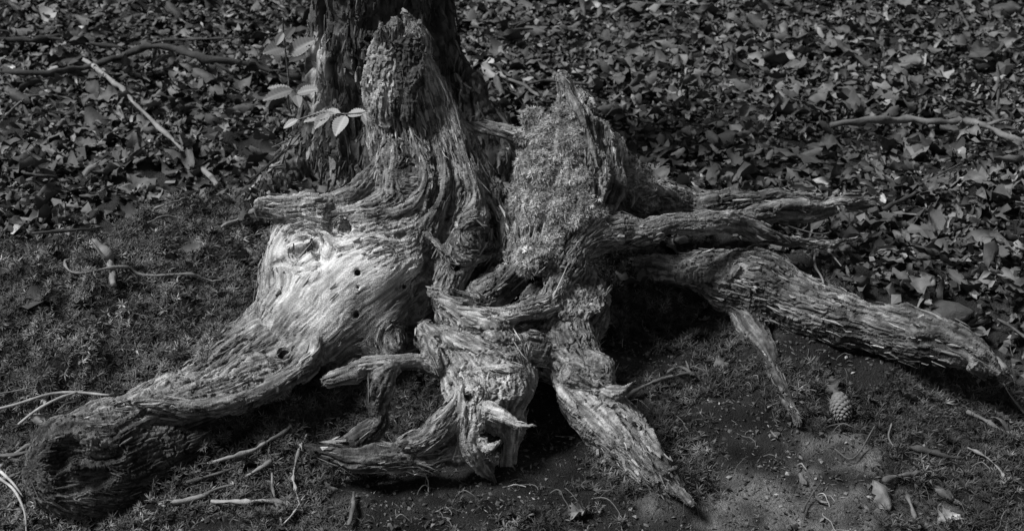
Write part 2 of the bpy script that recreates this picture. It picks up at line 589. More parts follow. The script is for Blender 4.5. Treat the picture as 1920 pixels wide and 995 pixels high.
VOX = 0.0039
ST = [
    # the big left root and the bleached body it leaves
    chain([(820, 470, .16, 80), (715, 505, .08, 125), (630, 575, .00, 125), (530, 672, -.07, 112), (410, 768, -.16, 110), (290, 836, -.27, 104), (190, 868, -.34, 108), (145, 876, -.38, 98)], 'left_root', .03),
    chain([(300, 765, -.30, 16), (380, 745, -.27, 30), (470, 712, -.22, 42), (545, 675, -.17, 40), (585, 645, -.13, 22)], 'left_root', .006, (-.2, -.75, .6), 2.2),
    chain([(640, 560, .02, 60), (690, 630, -.06, 62), (730, 650, -.06, 52)], 'body', .03),
    chain([(555, 425, .06, 38), (530, 480, .04, 40), (545, 545, .0, 52)], 'body', .02),
    chain([(365, 700, -.1, 14), (300, 735, -.17, 20), (220, 765, -.25, 24), (130, 800, -.32, 20)], 'left_root', .015),
    chain([(620, 408, .05, 32), (560, 428, .04, 36), (532, 475, .0, 40), (545, 545, -.03, 50)], 'body', .02, (-.3, -.6, .7), 1.3),
    # snag
    chain([(752, 70, .30, 30), (753, 98, .30, 54), (757, 160, .28, 70), (772, 235, .26, 80), (787, 320, .22, 98), (795, 400, .17, 128), (800, 480, .12, 135)], 'snag', .03, (0, 1, -.1), 1.45),
    chain([(726, 62, .27, 14), (722, 130, .25, 26), (722, 200, .24, 28), (735, 250, .22, 26)], 'snag', .012, (0.2, 1, 0), 1.8),
    chain([(795, 130, .26, 26), (830, 210, .24, 30), (850, 290, .20, 36), (860, 370, .15, 42), (800, 450, .08, 46), (700, 470, .03, 42)], 'snag', .012),
    chain([(740, 290, .17, 28), (745, 350, .12, 34), (700, 410, .06, 40), (640, 430, .03, 44)], 'snag', .014),
    chain([(850, 220, .27, 20), (885, 300, .22, 30), (925, 380, .17, 36), (950, 450, .12, 38), (950, 520, .04, 36), (900, 560, -.03, 36)], 'snag', .012),
    chain([(870, 330, .16, 22), (890, 390, .11, 26), (880, 445, .05, 30), (850, 510, .0, 32), (830, 560, -.05, 30)], 'snag', .008),
    chain([(700, 330, .15, 22), (660, 365, .10, 22), (600, 385, .07, 30), (540, 385, .05, 22), (497, 384, .04, 19)], 'side_root', .014, (0, .3, 1), 1.1),
    chain([(600, 405, .06, 16), (550, 402, .05, 13), (500, 398, .045, 9)], 'side_root', .004),
    chain([(745, 95, .28, 16), (740, 62, .28, 8), (743, 42, .28, 3)], 'snag', .006),
    chain([(718, 90, .26, 14), (712, 66, .26, 7), (716, 52, .26, 3)], 'snag', .006),
    chain([(770, 80, .29, 22), (765, 45, .30, 14), (757, 26, .30, 5)], 'snag', .006),
    chain([(785, 90, .29, 18), (788, 60, .30, 8), (780, 44, .30, 3)], 'snag', .006),
    # strut from snag to the mossy spur
    chain([(855, 243, .27, 14), (900, 238, .27, 10), (950, 243, .265, 13), (1010, 258, .25, 26)], 'strut', .012),
    # the mossy spur
    chain([(1053, 140, .25, 10), (1066, 172, .24, 22), (1084, 225, .22, 44), (1090, 290, .19, 66), (1085, 350, .14, 78), (1055, 420, .08, 66), (1025, 475, .01, 42), (1000, 515, -.05, 26)], 'spur', .02, (.5, .8, 0), 1.35),
    chain([(1000, 220, .24, 14), (1025, 270, .20, 34), (1012, 340, .13, 44), (1005, 410, .07, 40), (998, 470, .02, 28), (990, 505, -.02, 14)], 'spur', .015),
    chain([(1085, 180, .25, 12), (1112, 240, .25, 26), (1135, 300, .25, 42), (1170, 345, .25, 48), (1230, 374, .27, 32), (1310, 380, .29, 22), (1390, 376, .31, 19), (1470, 372, .34, 12), (1540, 370, .36, 7)], 'spur', .025),
    chain([(1058, 150, .235, 5), (1082, 200, .19, 9), (1104, 260, .145, 11), (1113, 320, .10, 12), (1113, 380, .06, 13), (1103, 425, .04, 13)], 'spur', .004),
    chain([(1120, 300, .17, 18), (1118, 360, .12, 26), (1105, 415, .07, 30)], 'spur', .012),
    # roots running right
    chain([(1060, 500, -.03, 30), (1098, 450, .05, 36), (1200, 432, .07, 24), (1300, 421, .09, 21), (1375, 418, .12, 22), (1430, 434, .14, 20), (1475, 453, .16, 12), (1540, 457, .19, 7), (1612, 447, .24, 4)], 'right_root_middle', .012),
    chain([(1370, 404, .16, 16), (1450, 392, .20, 16), (1540, 382, .25, 13), (1600, 377, .28, 10), (1650, 371, .31, 4)], 'right_root_splinter', .006, (0, -.3, 1), 1.5),
    chain([(1400, 412, .19, 16), (1470, 404, .22, 17), (1560, 395, .27, 9)], 'right_root_splinter', .006),
    chain([(1180, 505, .25, 26), (1270, 508, .19, 30), (1340, 520, .14, 46), (1410, 540, .10, 66), (1500, 573, .04, 56), (1600, 608, -.03, 46), (1700, 630, -.09, 45), (1780, 644, -.16, 40), (1832, 672, -.21, 24), (1868, 700, -.24, 6)], 'right_root_lower', .02),
    chain([(1235, 505, .13, 22), (1320, 500, .12, 28), (1400, 495, .13, 22)], 'right_root_lower', .006, (-.1, -.6, .8), 1.8),
    chain([(1700, 590, -.08, 16), (1780, 612, -.13, 18), (1830, 650, -.17, 16), (1862, 695, -.19, 8)], 'right_root_lower', .008),
    chain([(1400, 600, .05, 30), (1432, 650, gY(1432, 650), 16)] + [(a_, b_, gY(a_, b_), c_) for a_, b_, c_ in ((1452, 700, 16), (1470, 740, 12), (1484, 765, 10), (1499, 792, 8))], 'right_root_hanging', .02),
    # lip of the bowl
    chain([(815, 552, -.13, 13), (850, 575, -.16, 17), (910, 590, -.18, 19), (970, 583, -.16, 20), (1020, 560, -.11, 22), (1055, 520, -.05, 24), (1085, 470, .02, 28)], 'lip', .006, (0, -.3, 1), 1.35),
    chain([(850, 590, -.13, 28), (930, 600, -.13, 42), (1000, 590, -.09, 46), (1060, 560, -.02, 50), (1100, 560, .04, 45)], 'body', .02),
    chain([(1075, 530, .03, 40), (1095, 590, -.04, 44), (1075, 640, -.10, 46)], 'body', .015),
    # the front mass and its prongs
    chain([(870, 600, -.12, 48), (905, 650, -.19, 70), (925, 700, -.25, 74), (932, 745, -.29, 58), (935, 790, -.31, 34)], 'front_root', .02),
    chain([(885, 745, -.34, 30), (882, 790, -.37, 24), (884, 835, -.385, 20), (897, 865, -.39, 14), (918, 888, -.39, 8), (930, 904, -.39, 3)], 'front_root', .006),
    chain([(962, 770, -.31, 28), (958, 815, -.33, 22), (955, 855, -.345, 18), (943, 890, -.355, 11), (932, 918, -.36, 4)], 'front_root', .007),
    chain([(905, 765, -.36, 18), (945, 783, -.39, 12), (975, 799, -.41, 7), (1003, 796, -.43, 3)], 'front_root', .008),
    chain([(895, 790, -.38, 16), (905, 835, -.40, 11), (922, 838, -.41, 8), (938, 828, -.42, 4)], 'front_root', .006),
    chain([(800, 625, -.17, 20), (830, 650, -.19, 34), (850, 690, -.22, 30), (870, 750, -.29, 26)], 'front_root', .01),
    chain([(980, 660, -.2, 40), (1030, 665, -.17, 40), (1075, 665, -.16, 50)], 'front_root', .02),
    chain([(1065, 640, -.13, 50), (1085, 700, -.2, 56), (1120, 765, -.27, 52), (1170, 820, -.34, 46), (1225, 870, -.41, 34), (1265, 908, -.46, 21), (1298, 946, -.51, 6)], 'front_right_root', .02),
    chain([(1100, 770, -.25, 34), (1125, 830, -.31, 28), (1142, 875, -.35, 17), (1150, 900, -.37, 6)], 'front_right_root', .01),
    chain([(1130, 800, -.33, 18), (1160, 850, -.37, 14), (1178, 888, -.39, 6)], 'front_right_root', .006),
    chain([(1120, 680, -.23, 30), (1110, 700, -.25, 26), (1075, 700, -.25, 22)], 'front_right_root', .006),
    chain([(1125, 745, -.29, 16), (1158, 733, -.30, 12), (1190, 714, -.31, 4)], 'front_right_root', .008),
    # small roots front left
    chain([(612, 714, -.30, 10), (660, 698, -.29, 18), (710, 684, -.27, 17), (770, 680, -.25, 18), (830, 680, -.22, 30)], 'small_root', .008),
    chain([(722, 690, -.27, 24), (712, 745, -.29, 22), (695, 795, -.31, 24), (655, 835, -.34, 22), (620, 845, -.36, 14)], 'small_root', .008),
    chain([(575, 837, -.38, 7), (625, 850, -.385, 16), (690, 862, -.39, 24), (765, 858, -.385, 28), (830, 850, -.375, 22), (880, 828, -.35, 18)], 'small_root', .008),
    chain([(760, 838, -.39, 18), (810, 815, -.39, 22), (845, 785, -.37, 22), (862, 745, -.32, 20)], 'small_root', .008),
]


def splinters(px, py, Y, dx, dy, n, length, part, width=16, seed=0):
    r_ = random.Random(seed)
    for i in range(n):
        o = (i / max(1, n - 1) - .5) * width
        L = length * r_.uniform(.45, 1.2)
        sx, sy = px - dy * o + r_.uniform(-2, 2), py + dx * o + r_.uniform(-2, 2)
        yy = Y + r_.uniform(-.012, .012)
        ST.append(chain([(sx - dx * 16, sy - dy * 16, yy, r_.uniform(5, 8)), (sx, sy, yy, r_.uniform(4, 7)), (sx + dx * L * .6 + r_.uniform(-3, 3), sy + dy * L * .6 + r_.uniform(-3, 3), yy, r_.uniform(2.5, 4.5)),
                         (sx + dx * L, sy + dy * L, yy, 1.2)], part, .004, n=3))


splinters(1842, 686, -.225, .8, .6, 6, 20, 'right_root_lower', 34, 1)
splinters(1252, 905, -.455, .5, .86, 7, 48, 'front_right_root', 46, 2)
splinters(1140, 880, -.36, .25, .97, 4, 28, 'front_right_root', 30, 3)
splinters(1600, 378, .285, .99, -.1, 5, 46, 'right_root_splinter', 24, 4)
splinters(520, 385, .045, -1, 0, 5, 26, 'side_root', 34, 5)
splinters(640, 705, -.29, -.95, .3, 5, 30, 'small_root', 24, 6)
splinters(610, 848, -.385, -.97, -.15, 5, 40, 'small_root', 26, 7)
splinters(928, 880, -.355, .1, 1, 4, 36, 'front_root', 26, 8)
splinters(752, 66, .29, .0, -1, 11, 30, 'snag', 78, 9)
splinters(250, 770, -.32, -.95, .3, 5, 60, 'left_root', 40, 10)
splinters(880, 560, -.16, -.93, -.3, 4, 60, 'lip', 22, 11)
splinters(800, 640, -.2, -.5, -.8, 6, 26, 'front_root', 40, 12)
BERM = []
for c_ in ST:
    for p_ in c_['C'][::2]:
        if p_[2] - p_[3] < base_height(p_[0], p_[1]) + .015 and p_[3] > .01:
            BERM.append((p_[0], p_[1], p_[3]))
BERM = np.array(BERM)
vol = Volume((-1.12, -0.56, -0.12), (1.18, 0.46, 0.74), VOX)
for c in ST:
    vol.add(c)
print('sdf', round(time.time() - T0, 1))


def cut(pts, k=.008, flat=None, ratio=1.0):
    vol.add(chain(pts, 'cut', k, flat, ratio), cut=True)


# hollows: end of the left root, bowl behind the lip, hollow in the body, crease beside the snag
cut([(112, 872, -.54, 52), (140, 868, -.48, 46), (190, 855, -.44, 22)], .012)
cut([(840, 545, -.10, 22), (905, 560, -.11, 30), (975, 550, -.08, 30), (1020, 515, -.01, 24)], .01)
cut([(800, 560, -.06, 24), (800, 500, .0, 14), (840, 450, .0, 12)], .012)
cut([(625, 405, -.02, 14), (640, 425, .01, 16), (670, 415, .03, 9)], .01)
cut([(880, 340, .06, 9), (862, 400, .02, 13), (835, 460, -.01, 14)], .008)
cut([(790, 600, -.08, 34), (780, 650, -.1, 26)], .012)
cut([(905, 815, -.44, 8), (906, 812, -.36, 9)], .004)
cut([(1005, 680, -.30, 10), (1000, 682, -.24, 10)], .006)
cut([(1150, 480, .0, 30), (1250, 490, .03, 26), (1330, 470, .06, 14)], .012)
cut([(1180, 750, -.34, 3), (1140, 690, -.31, 8)], .006)
cut([(1050, 775, -.20, 30), (1060, 830, -.3, 34)], .008)
cut([(1130, 480, -.02, 12), (1250, 478, .02, 14), (1390, 470, .06, 10)], .008)


def on_wood(pts, part='cut', k=.006, flat=None, ratio=1.0):
    C = []
    for px, py, r, dep_ in pts:
        p = vol.hit(px, py)
        if p is None:
            continue
        d = ray(px, py)
        d = d / np.linalg.norm(d)
        if C and np.linalg.norm(C[-1][:3] - p) > .11:
            continue
        C.append([*(p + d * dep_), r * np.linalg.norm(p - CAM) / FPX])
    if len(C) < 2:
        return None
    return dict(C=catmull(C, 4), part=part, k=k, flat=flat, ratio=ratio, tone=1)


FEAT = [
    # (cut?, part, k, points: px, py, radius px, depth m)
    (1, 'cut', .014, [(620, 690, 10, .0), (575, 735, 26, .002), (480, 795, 40, .004), (380, 840, 44, .004), (290, 850, 36, .004), (230, 830, 20, .004)]),
    (0, 'left_root', .005, [(592, 638, 9, -.004), (586, 668, 11, -.009), (545, 700, 13, -.014), (485, 735, 14, -.015), (405, 760, 14, -.015), (325, 763, 12, -.013), (255, 752, 9, -.004)]),
    (1, 'cut', .004, [(612, 690, 9, .002), (572, 722, 15, .008), (505, 764, 18, .010), (420, 793, 18, .010), (335, 797, 16, .010), (262, 786, 9, .004)]),
    (1, 'cut', .004, [(828, 606, 6, .002), (880, 622, 9, .006), (950, 620, 10, .006), (1010, 600, 9, .006), (1050, 560, 7, .004)]),
    (1, 'cut', .004, [(640, 470, 3, .0), (600, 500, 5, .0), (560, 510, 5, .0)]),
    (1, 'cut', .004, [(1125, 455, 4, .002), (1220, 452, 7, .004), (1330, 445, 7, .004), (1420, 462, 5, .002)]),
    (0, 'left_root', .003, [(300, 800, 6, .0), (380, 800, 8, .002), (450, 775, 8, .0), (520, 730, 6, .0)]),
    (0, 'left_root', .003, [(240, 790, 6, .0), (290, 800, 7, .002), (340, 790, 7, .0)]),
    (1, 'cut', .010, [(110, 870, 20, .006), (128, 840, 24, .006), (165, 852, 22, .004), (215, 850, 14, .002)]),
    (1, 'cut', .010, [(125, 905, 18, .004), (155, 905, 20, .004), (200, 890, 14, .002)]),
    (1, 'cut', .005, [(460, 636, 4, .0), (400, 676, 6, .0), (330, 716, 5, .0)]),
    (1, 'cut', .005, [(520, 640, 4, .0), (440, 690, 5, .0), (360, 735, 4, .0)]),
    (0, 'left_root', .005, [(60, 850, 8, .0), (70, 800, 10, .0), (110, 772, 11, .0), (170, 770, 10, .0), (215, 765, 8, .0)]),
    (0, 'left_root', .004, [(150, 790, 6, .0), (200, 805, 9, .0), (235, 790, 9, .0), (270, 768, 7, .0)]),
    (0, 'left_root', .004, [(165, 830, 8, .0), (195, 850, 10, .0), (230, 815, 9, .0), (290, 780, 7, .0)]),
    (0, 'snag', .006, [(800, 110, 6, .0), (838, 190, 9, .0), (866, 270, 10, .0), (885, 340, 9, .0), (930, 400, 9, .0), (955, 470, 7, .0)]),
    (1, 'cut', .006, [(790, 200, 5, .0), (812, 270, 8, .0), (825, 340, 9, .0), (805, 400, 9, .0), (750, 440, 6, .0)]),
    (1, 'cut', .006, [(838, 250, 4, .0), (850, 330, 8, .0), (842, 400, 10, .0), (825, 450, 12, .0)]),
    (0, 'snag', .005, [(770, 250, 7, .0), (795, 310, 9, .0), (790, 365, 10, .0), (740, 400, 9, .0), (680, 395, 7, .0)]),
    (0, 'snag', .005, [(820, 260, 6, .0), (835, 320, 8, .0), (828, 375, 9, .0), (790, 420, 9, .0), (720, 440, 7, .0)]),
    (0, 'snag', .005, [(875, 330, 8, .0), (890, 375, 12, -.004), (868, 415, 12, -.004), (890, 400, 9, -.006)]),
    (1, 'cut', .005, [(905, 300, 4, .0), (915, 380, 8, .0), (925, 440, 8, .0), (925, 500, 8, .0)]),
    (0, 'snag', .005, [(935, 395, 5, .0), (955, 440, 7, .0), (965, 500, 7, .0), (930, 545, 7, .0), (870, 555, 6, .0)]),
    (0, 'snag', .004, [(862, 430, 7, .0), (885, 420, 8, .0), (915, 432, 8, .0), (915, 455, 8, .0), (885, 462, 7, .0), (862, 448, 6, .0)]),
    (1, 'cut', .006, [(820, 480, 8, .0), (850, 500, 10, .0), (900, 510, 10, .0), (945, 490, 6, .0)]),
    (0, 'snag', .004, [(800, 440, 6, .0), (840, 475, 7, .0), (880, 490, 8, .0), (930, 475, 6, .0)]),
    (1, 'cut', .008, [(622, 395, 12, .0), (625, 425, 14, .0), (640, 440, 10, .0)]),
    (0, 'body', .006, [(575, 400, 7, .0), (600, 430, 10, .0), (590, 455, 10, .0), (540, 465, 7, .0)]),
    (0, 'body', .006, [(610, 440, 7, .0), (640, 460, 9, .0), (690, 450, 8, .0), (740, 455, 6, .0)]),
    (1, 'cut', .006, [(505, 500, 3, .0), (530, 490, 6, .0), (565, 500, 5, .0)]),
    (1, 'cut', .006, [(570, 540, 3, .0), (600, 520, 4, .0), (625, 470, 4, .0)]),
    (1, 'cut', .006, [(576, 470, 5, .0), (590, 462, 9, .004), (596, 482, 8, .006), (606, 490, 5, .0)]),
    (1, 'cut', .008, [(800, 540, 16, .0), (775, 600, 18, .0), (765, 660, 14, .0)]),
    (0, 'front_root', .005, [(800, 610, 8, .0), (840, 640, 9, .0), (900, 655, 9, .0), (960, 670, 7, .0)]),
    (0, 'front_root', .004, [(800, 630, 7, -.004), (815, 660, 9, -.004), (820, 690, 8, -.002)]),
    (1, 'cut', .005, [(870, 620, 5, .0), (920, 640, 7, .0), (975, 645, 6, .0)]),
    (0, 'front_root', .004, [(880, 700, 6, .0), (930, 690, 8, .0), (985, 700, 8, .0), (1005, 740, 6, .0), (970, 780, 5, .0)]),
    (1, 'cut', .005, [(850, 720, 5, .0), (880, 745, 7, .0), (900, 785, 6, .0)]),
    (1, 'cut', .004, [(915, 800, 9, .0), (925, 820, 11, .004), (930, 850, 8, .004)]),
    (1, 'cut', .004, [(925, 860, 4, .0), (935, 890, 5, .0)]),
    (1, 'cut', .006, [(1030, 680, 8, .0), (1060, 690, 10, .0), (1050, 705, 8, .0)]),
    (0, 'front_right_root', .004, [(1035, 700, 7, .0), (1060, 740, 9, .0), (1110, 790, 8, .0), (1150, 840, 7, .0)]),
    (0, 'front_right_root', .004, [(1100, 660, 7, -.003), (1140, 680, 8, -.003), (1140, 720, 8, -.003), (1110, 720, 7, -.003), (1085, 700, 6, -.003)]),
    (1, 'cut', .004, [(1110, 740, 4, .0), (1150, 770, 6, .0), (1200, 820, 6, .0), (1240, 880, 4, .0)]),
    (0, 'front_right_root', .004, [(1160, 760, 5, .0), (1210, 800, 8, -.002), (1235, 840, 7, -.002), (1270, 900, 5, .0)]),
    (1, 'cut', .006, [(1150, 840, 6, .0), (1190, 880, 12, .0), (1210, 920, 14, .0)]),
    (1, 'cut', .005, [(1130, 560, 10, .0), (1140, 620, 14, .0), (1120, 645, 10, .0)]),
    (1, 'cut', .005, [(1200, 445, 3, .0), (1260, 440, 5, .0), (1340, 432, 4, .0)]),
    (0, 'right_root_middle', .004, [(1370, 400, 8, .0), (1410, 415, 9, .0), (1445, 440, 9, .0), (1470, 450, 7, .0)]),
    (1, 'cut', .005, [(1420, 396, 4, .0), (1500, 396, 7, .0), (1590, 388, 4, .0)]),
    (0, 'right_root_lower', .004, [(1250, 530, 7, .0), (1330, 552, 8, .0), (1440, 590, 9, .0), (1560, 630, 8, .0), (1660, 660, 6, .0)]),
    (1, 'cut', .005, [(1290, 535, 4, .0), (1400, 562, 7, .0), (1500, 590, 7, .0), (1600, 632, 4, .0)]),
    (1, 'cut', .005, [(1480, 530, 4, .0), (1560, 570, 6, .0), (1650, 600, 6, .0), (1730, 615, 4, .0)]),
    (0, 'right_root_lower', .004, [(1640, 575, 5, .0), (1680, 580, 8, .0), (1720, 590, 8, .0), (1790, 615, 7, .0)]),
    (1, 'cut', .004, [(1700, 640, 4, .0), (1760, 640, 6, .0), (1810, 660, 6, .0), (1850, 695, 3, .0)]),
    (1, 'cut', .006, [(1105, 290, 5, .0), (1122, 340, 8, .0), (1125, 390, 9, .0)]),
    (1, 'cut', .010, [(1118, 215, 8, .004), (1140, 270, 16, .006), (1158, 325, 22, .006), (1150, 375, 22, .006)]),
    (1, 'cut', .006, [(1150, 270, 3, .0), (1185, 340, 5, .0), (1240, 390, 4, .0)]),
    (0, 'spur', .006, [(1180, 380, 6, .0), (1215, 355, 8, .0), (1265, 370, 8, .0), (1240, 400, 6, .0)]),
]
for cut_, part_, k_, pts_ in FEAT:
    c_ = on_wood(pts_, part_, k_)
    if c_:
        vol.add(c_, cut=bool(cut_))
HOLES = [(670, 511, 6.0), (667, 590, 4.5), (532, 663, 6.0), (755, 537, 5.0), (670, 539, 2.5), (905, 441, 5.5), (1012, 690, 6)]
for hx, hy, hr in HOLES:
    p = vol.hit(hx, hy)
    if p is None:
        continue
    d = ray(hx, hy)
    d = d / np.linalg.norm(d)
    r = hr * 1.12e-3
    C = np.array([[*(p - d * .012), r], [*(p + d * .03), r]])
    vol.add(dict(C=C, part='cut', k=.0015, flat=None, ratio=1), cut=True)

V, Q = vol.mesh()
print('mesh', len(V), len(Q), round(time.time() - T0, 1))
V, Q = keep_largest(V, Q)
keep = (V[:, 2] > base_height(V[:, 0], V[:, 1]) - 0.05)
Q = Q[keep[Q].all(1)]
u, inv = np.unique(Q, return_inverse=True)
V = V[u]
Q = inv.reshape(Q.shape)
del u, inv


def knot(px, py, rad_px):
    p = vol.hit(px, py)
    if p is None:
        return None
    d = ray(px, py)
    return (p, d / np.linalg.norm(d), rad_px * 1.1e-3)


KNOTS = [k for k in (knot(895, 443, 55), knot(755, 640, 50), knot(1130, 680, 28), knot(1065, 690, 25), knot(905, 820, 30), knot(650, 430, 40),
                     knot(1215, 378, 40), knot(600, 470, 30), knot(770, 330, 35), knot(560, 470, 40), knot(1835, 670, 20)) if k]
N = vnormals(V, Q)
who, rad = nearest_limb(V, vol.chains)
names = [c['part'] for c in vol.chains]
pk = sorted(set(names), key=names.index)
fpart = np.array([pk.index(n) for n in names])[who][Q[:, 0]]
flow = Flow(vol.chains, vol.lo, vol.lo + vol.n * VOX, KNOTS, cell=.022, wander=.30)
(A, B, Dx), D0 = flow.lines(V, N, (0.026, 0.012, 0.0065), step=0.0065, steps=11)
print('lic', round(time.time() - T0, 1))
# the side turned to the photographer gets four times the faces
fc = V[Q].mean(1)
fpx, _ = project(fc)
view = CAM - fc
view /= np.linalg.norm(view, axis=1, keepdims=True)
fine = ((view * N[Q[:, 0]]).sum(1) > .02) & (fpx[:, 0] > -40) & (fpx[:, 0] < 1960) & (fpx[:, 1] < 1030)


def subdivide(V, Q):
    """split each quad in four (shared edges); V may carry any number of columns"""
    E = np.sort(np.concatenate([Q[:, [0, 1]], Q[:, [1, 2]], Q[:, [2, 3]], Q[:, [3, 0]]]), 1)
    ue, inv = np.unique(E[:, 0] * len(V) + E[:, 1], return_inverse=True)
    mid = (V[ue // len(V)] + V[ue % len(V)]) / 2
    n, m = len(V), len(Q)
    e = [inv[i * m:(i + 1) * m] + n for i in range(4)]
    c = n + len(ue) + np.arange(m)
    V2 = np.vstack([V, mid, V[Q].mean(1)])
    F = np.concatenate([np.stack([Q[:, 0], e[0], c, e[3]], 1), np.stack([e[0], Q[:, 1], e[1], c], 1), np.stack([c, e[1], Q[:, 2], e[2]], 1), np.stack([e[3], c, e[2], Q[:, 3]], 1)])
    return V2, F


W_ = np.column_stack([V, N, A, B, Dx, rad])
SLV = np.column_stack([V, N, D0])[rng.permutation(len(V))[:90000]]


def sub(mask):
    u, inv = np.unique(Q[mask], return_inverse=True)
    return W_[u], inv.reshape(-1, 4), fpart[mask]


Wf, Qf, pf = sub(fine)
Wf, Qf = subdivide(Wf, Qf)
pf = np.tile(pf, 4)
Wc, Qc, pc = sub(~fine)
print('fine', len(Wf), len(Wc), round(time.time() - T0, 1))


def weather(W, fine_mesh):
    V, N, A, B, Dx, rad = W[:, :3], W[:, 3:6], W[:, 6], W[:, 7], W[:, 8], W[:, 9]
    N = N / (np.linalg.norm(N, axis=1, keepdims=True) + 1e-9)
    if fine_mesh:
        (G1, G2), _ = flow.lines(V, N, (0.0052, 0.0027), step=0.0042, steps=10, seed=20)
    else:
        G1 = G2 = 0 * A
    lf = fbm(V, 0.16, 2, 50)
    pix, dep = project(V)

    def npx(cx, cy, rx, ry):
        return np.exp(-((pix[:, 0] - cx) / rx) ** 2 - ((pix[:, 1] - cy) / ry) ** 2)

    amp = np.clip(rad / 0.045, 0.42, 1.0)
    # how worn: the bleached body is smooth, the stem and the root ends deeply cracked
    smooth_zone = np.clip(npx(660, 560, 125, 115) * 1.4 + npx(540, 490, 50, 60) + .6 * npx(510, 650, 90, 50), 0, 1)
    rough = 1 - 0.85 * smooth_zone
    terr = A * 1.1 + 0.6 * lf + .25 * B
    tq = terr - np.floor(terr)
    ledge = sstep(0.0, 0.07, tq) * (1 - 0.65 * tq)       # a sharp step up, then a slope: splitting layers
    t2 = B * 1.3 + .3 * A + .12 * G1 + noise(V, .06, 63)
    t2 = t2 - np.floor(t2)
    ledge2 = sstep(0.0, 0.12, t2) * (1 - .6 * t2)
    gate = sstep(-.3, .7, noise(V, .05, 64) + .4 * A)
    crack = (1 - sstep(.0, .20, np.abs(B + .15 * G1))) * gate           # long thin checks
    crack1 = (1 - sstep(.0, .22, np.abs(G1))) * sstep(-.4, .8, noise(V, .035, 65))
    crack2 = sstep(.9, 1.9, -G2)
    r1 = .15 + .85 * rough
    disp = amp * rough * (0.0014 * A + 0.0062 * (ledge - .6) + 0.0042 * (ledge2 - .6) - 0.0100 * crack)
    disp += (.45 + .55 * amp) * r1 * (0.0006 * G1 - 0.0036 * crack1 + .0004 * G2 - .0012 * crack2)
    disp += amp * rough * .0035 * np.round(1.2 * noise(V, .028, 68))* sstep(.2, .9, noise(V, .11, 69))   # chipped places
    disp += 0.004 * noise(V, 0.05, 61) * amp
    V2 = V + N * disp[:, None]
    bleach = np.clip(npx(650, 465, 90, 60) + .9 * npx(590, 560, 80, 80) + .55 * npx(530, 460, 40, 60) + .6 * npx(720, 520, 60, 50) + .5 * npx(580, 420, 40, 30), 0, 1)
    bleach = bleach + .22 * npx(1150, 790, 110, 110) + .50 * npx(905, 800, 55, 90) + .40 * npx(930, 585, 120, 16) + .3 * npx(930, 690, 90, 70)
    bleach = bleach + .30 * npx(1840, 670, 60, 45) + .3 * npx(1560, 372, 120, 14) + .2 * npx(1250, 425, 120, 20) + .3 * npx(930, 240, 60, 12)
    bleach = bleach + .35 * npx(740, 676, 60, 8) + .3 * npx(1075, 180, 30, 50) + .2 * npx(1140, 280, 40, 60) + .15 * npx(450, 720, 130, 50) + .05 * npx(1560, 590, 180, 60)
    g = np.exp(.38 * G1 + .38 * G2 + .10 * B)
    g = np.clip(g, .2, 2.1)
    tone = .145 * g * (1 + 0.3 * noise(V, 0.09, 71)) * (1 + .25 * noise(V, .012, 73)) + 0.42 * np.clip(bleach * (1 + .3 * noise(V, .03, 72)), 0, 1.2) * (.55 + .45 * g)
    tone = tone * (1 - .65 * npx(1445, 700, 60, 90))        # shade of the recess painted over the hanging root
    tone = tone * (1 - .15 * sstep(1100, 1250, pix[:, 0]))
    stain = sstep(0.5, 1.3, fbm(V, 0.12, 3, 80))
    tone = tone * (1 - .5 * stain * (1 - np.clip(bleach * 1.5, 0, 1)))
    # shade painted into the left root's lower side and hollow end
    under_shade = np.clip(npx(520, 860, 260, 62) + npx(330, 900, 160, 50) + npx(110, 880, 70, 80), 0, 1)
    tone = np.clip(tone * (1 - .70 * under_shade), 0.02, 0.72)
    return V2, tone


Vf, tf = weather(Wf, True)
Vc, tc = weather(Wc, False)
Nf = vnormals(Vf, Qf)
V = np.vstack([Vf, Vc])
Q = np.vstack([Qf, Qc + len(Vf)])
tone = np.concatenate([tf, tc])
N = np.vstack([Nf, vnormals(Vc, Qc)])
fpart = np.concatenate([pf, pc])
del W_, Wf, Wc

PART = {'body': 'stump_body', 'left_root': 'root', 'snag': 'snag', 'side_root': 'root_stub', 'strut': 'cross_root', 'spur': 'upright_root', 'right_root_middle': 'root',
        'right_root_splinter': 'root_splinter', 'right_root_lower': 'root', 'right_root_hanging': 'root', 'lip': 'bowl_rim', 'front_root': 'root', 'front_right_root': 'root', 'small_root': 'root'}
PLABEL = {'body': None, 'left_root': 'thick root running to the lower left with a hollow broken end', 'snag': 'upright splintered stem with deep twisted grooves', 'side_root': 'short blunt stub pointing left',
          'strut': 'thin pale root bridging stem and mossy spur', 'spur': 'pointed upright root wrapped in moss', 'right_root_middle': 'slender root reaching right above the dark hollow',
          'right_root_splinter': 'long pale pointed splinter on the right', 'right_root_lower': 'broad cracked root sloping down to the right', 'right_root_hanging': 'thin root dropping to the moss on the right',
          'lip': 'pale curved rim of the bowl', 'front_root': 'knotted front root ending in hooked prongs', 'front_right_root': 'pale split root leaning to the lower right', 'small_root': 'forked weathered root at front left'}
stump = empty('tree_stump', tuple(at(790, 560, .0)[0] * np.array([1, 1, 0]) + np.array([0, 0, .05])),
              'weathered dead stump with twisted grey roots and splintered stem in front of the live trunk', 'tree stump')
for i, nm in enumerate(pk):
    q = Q[fpart == i]
    if len(q) < 50:
        continue
    u, inv = np.unique(q, return_inverse=True)
    q = inv.reshape(q.shape)
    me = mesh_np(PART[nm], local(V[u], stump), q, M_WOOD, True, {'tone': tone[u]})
    me.normals_split_custom_set_from_vertices(N[u])
    o = obj(PART[nm], me, stump)
    if PLABEL[nm]:
        o['label'] = PLABEL[nm]
print('stump', len(V), len(Q), round(time.time() - T0, 1))
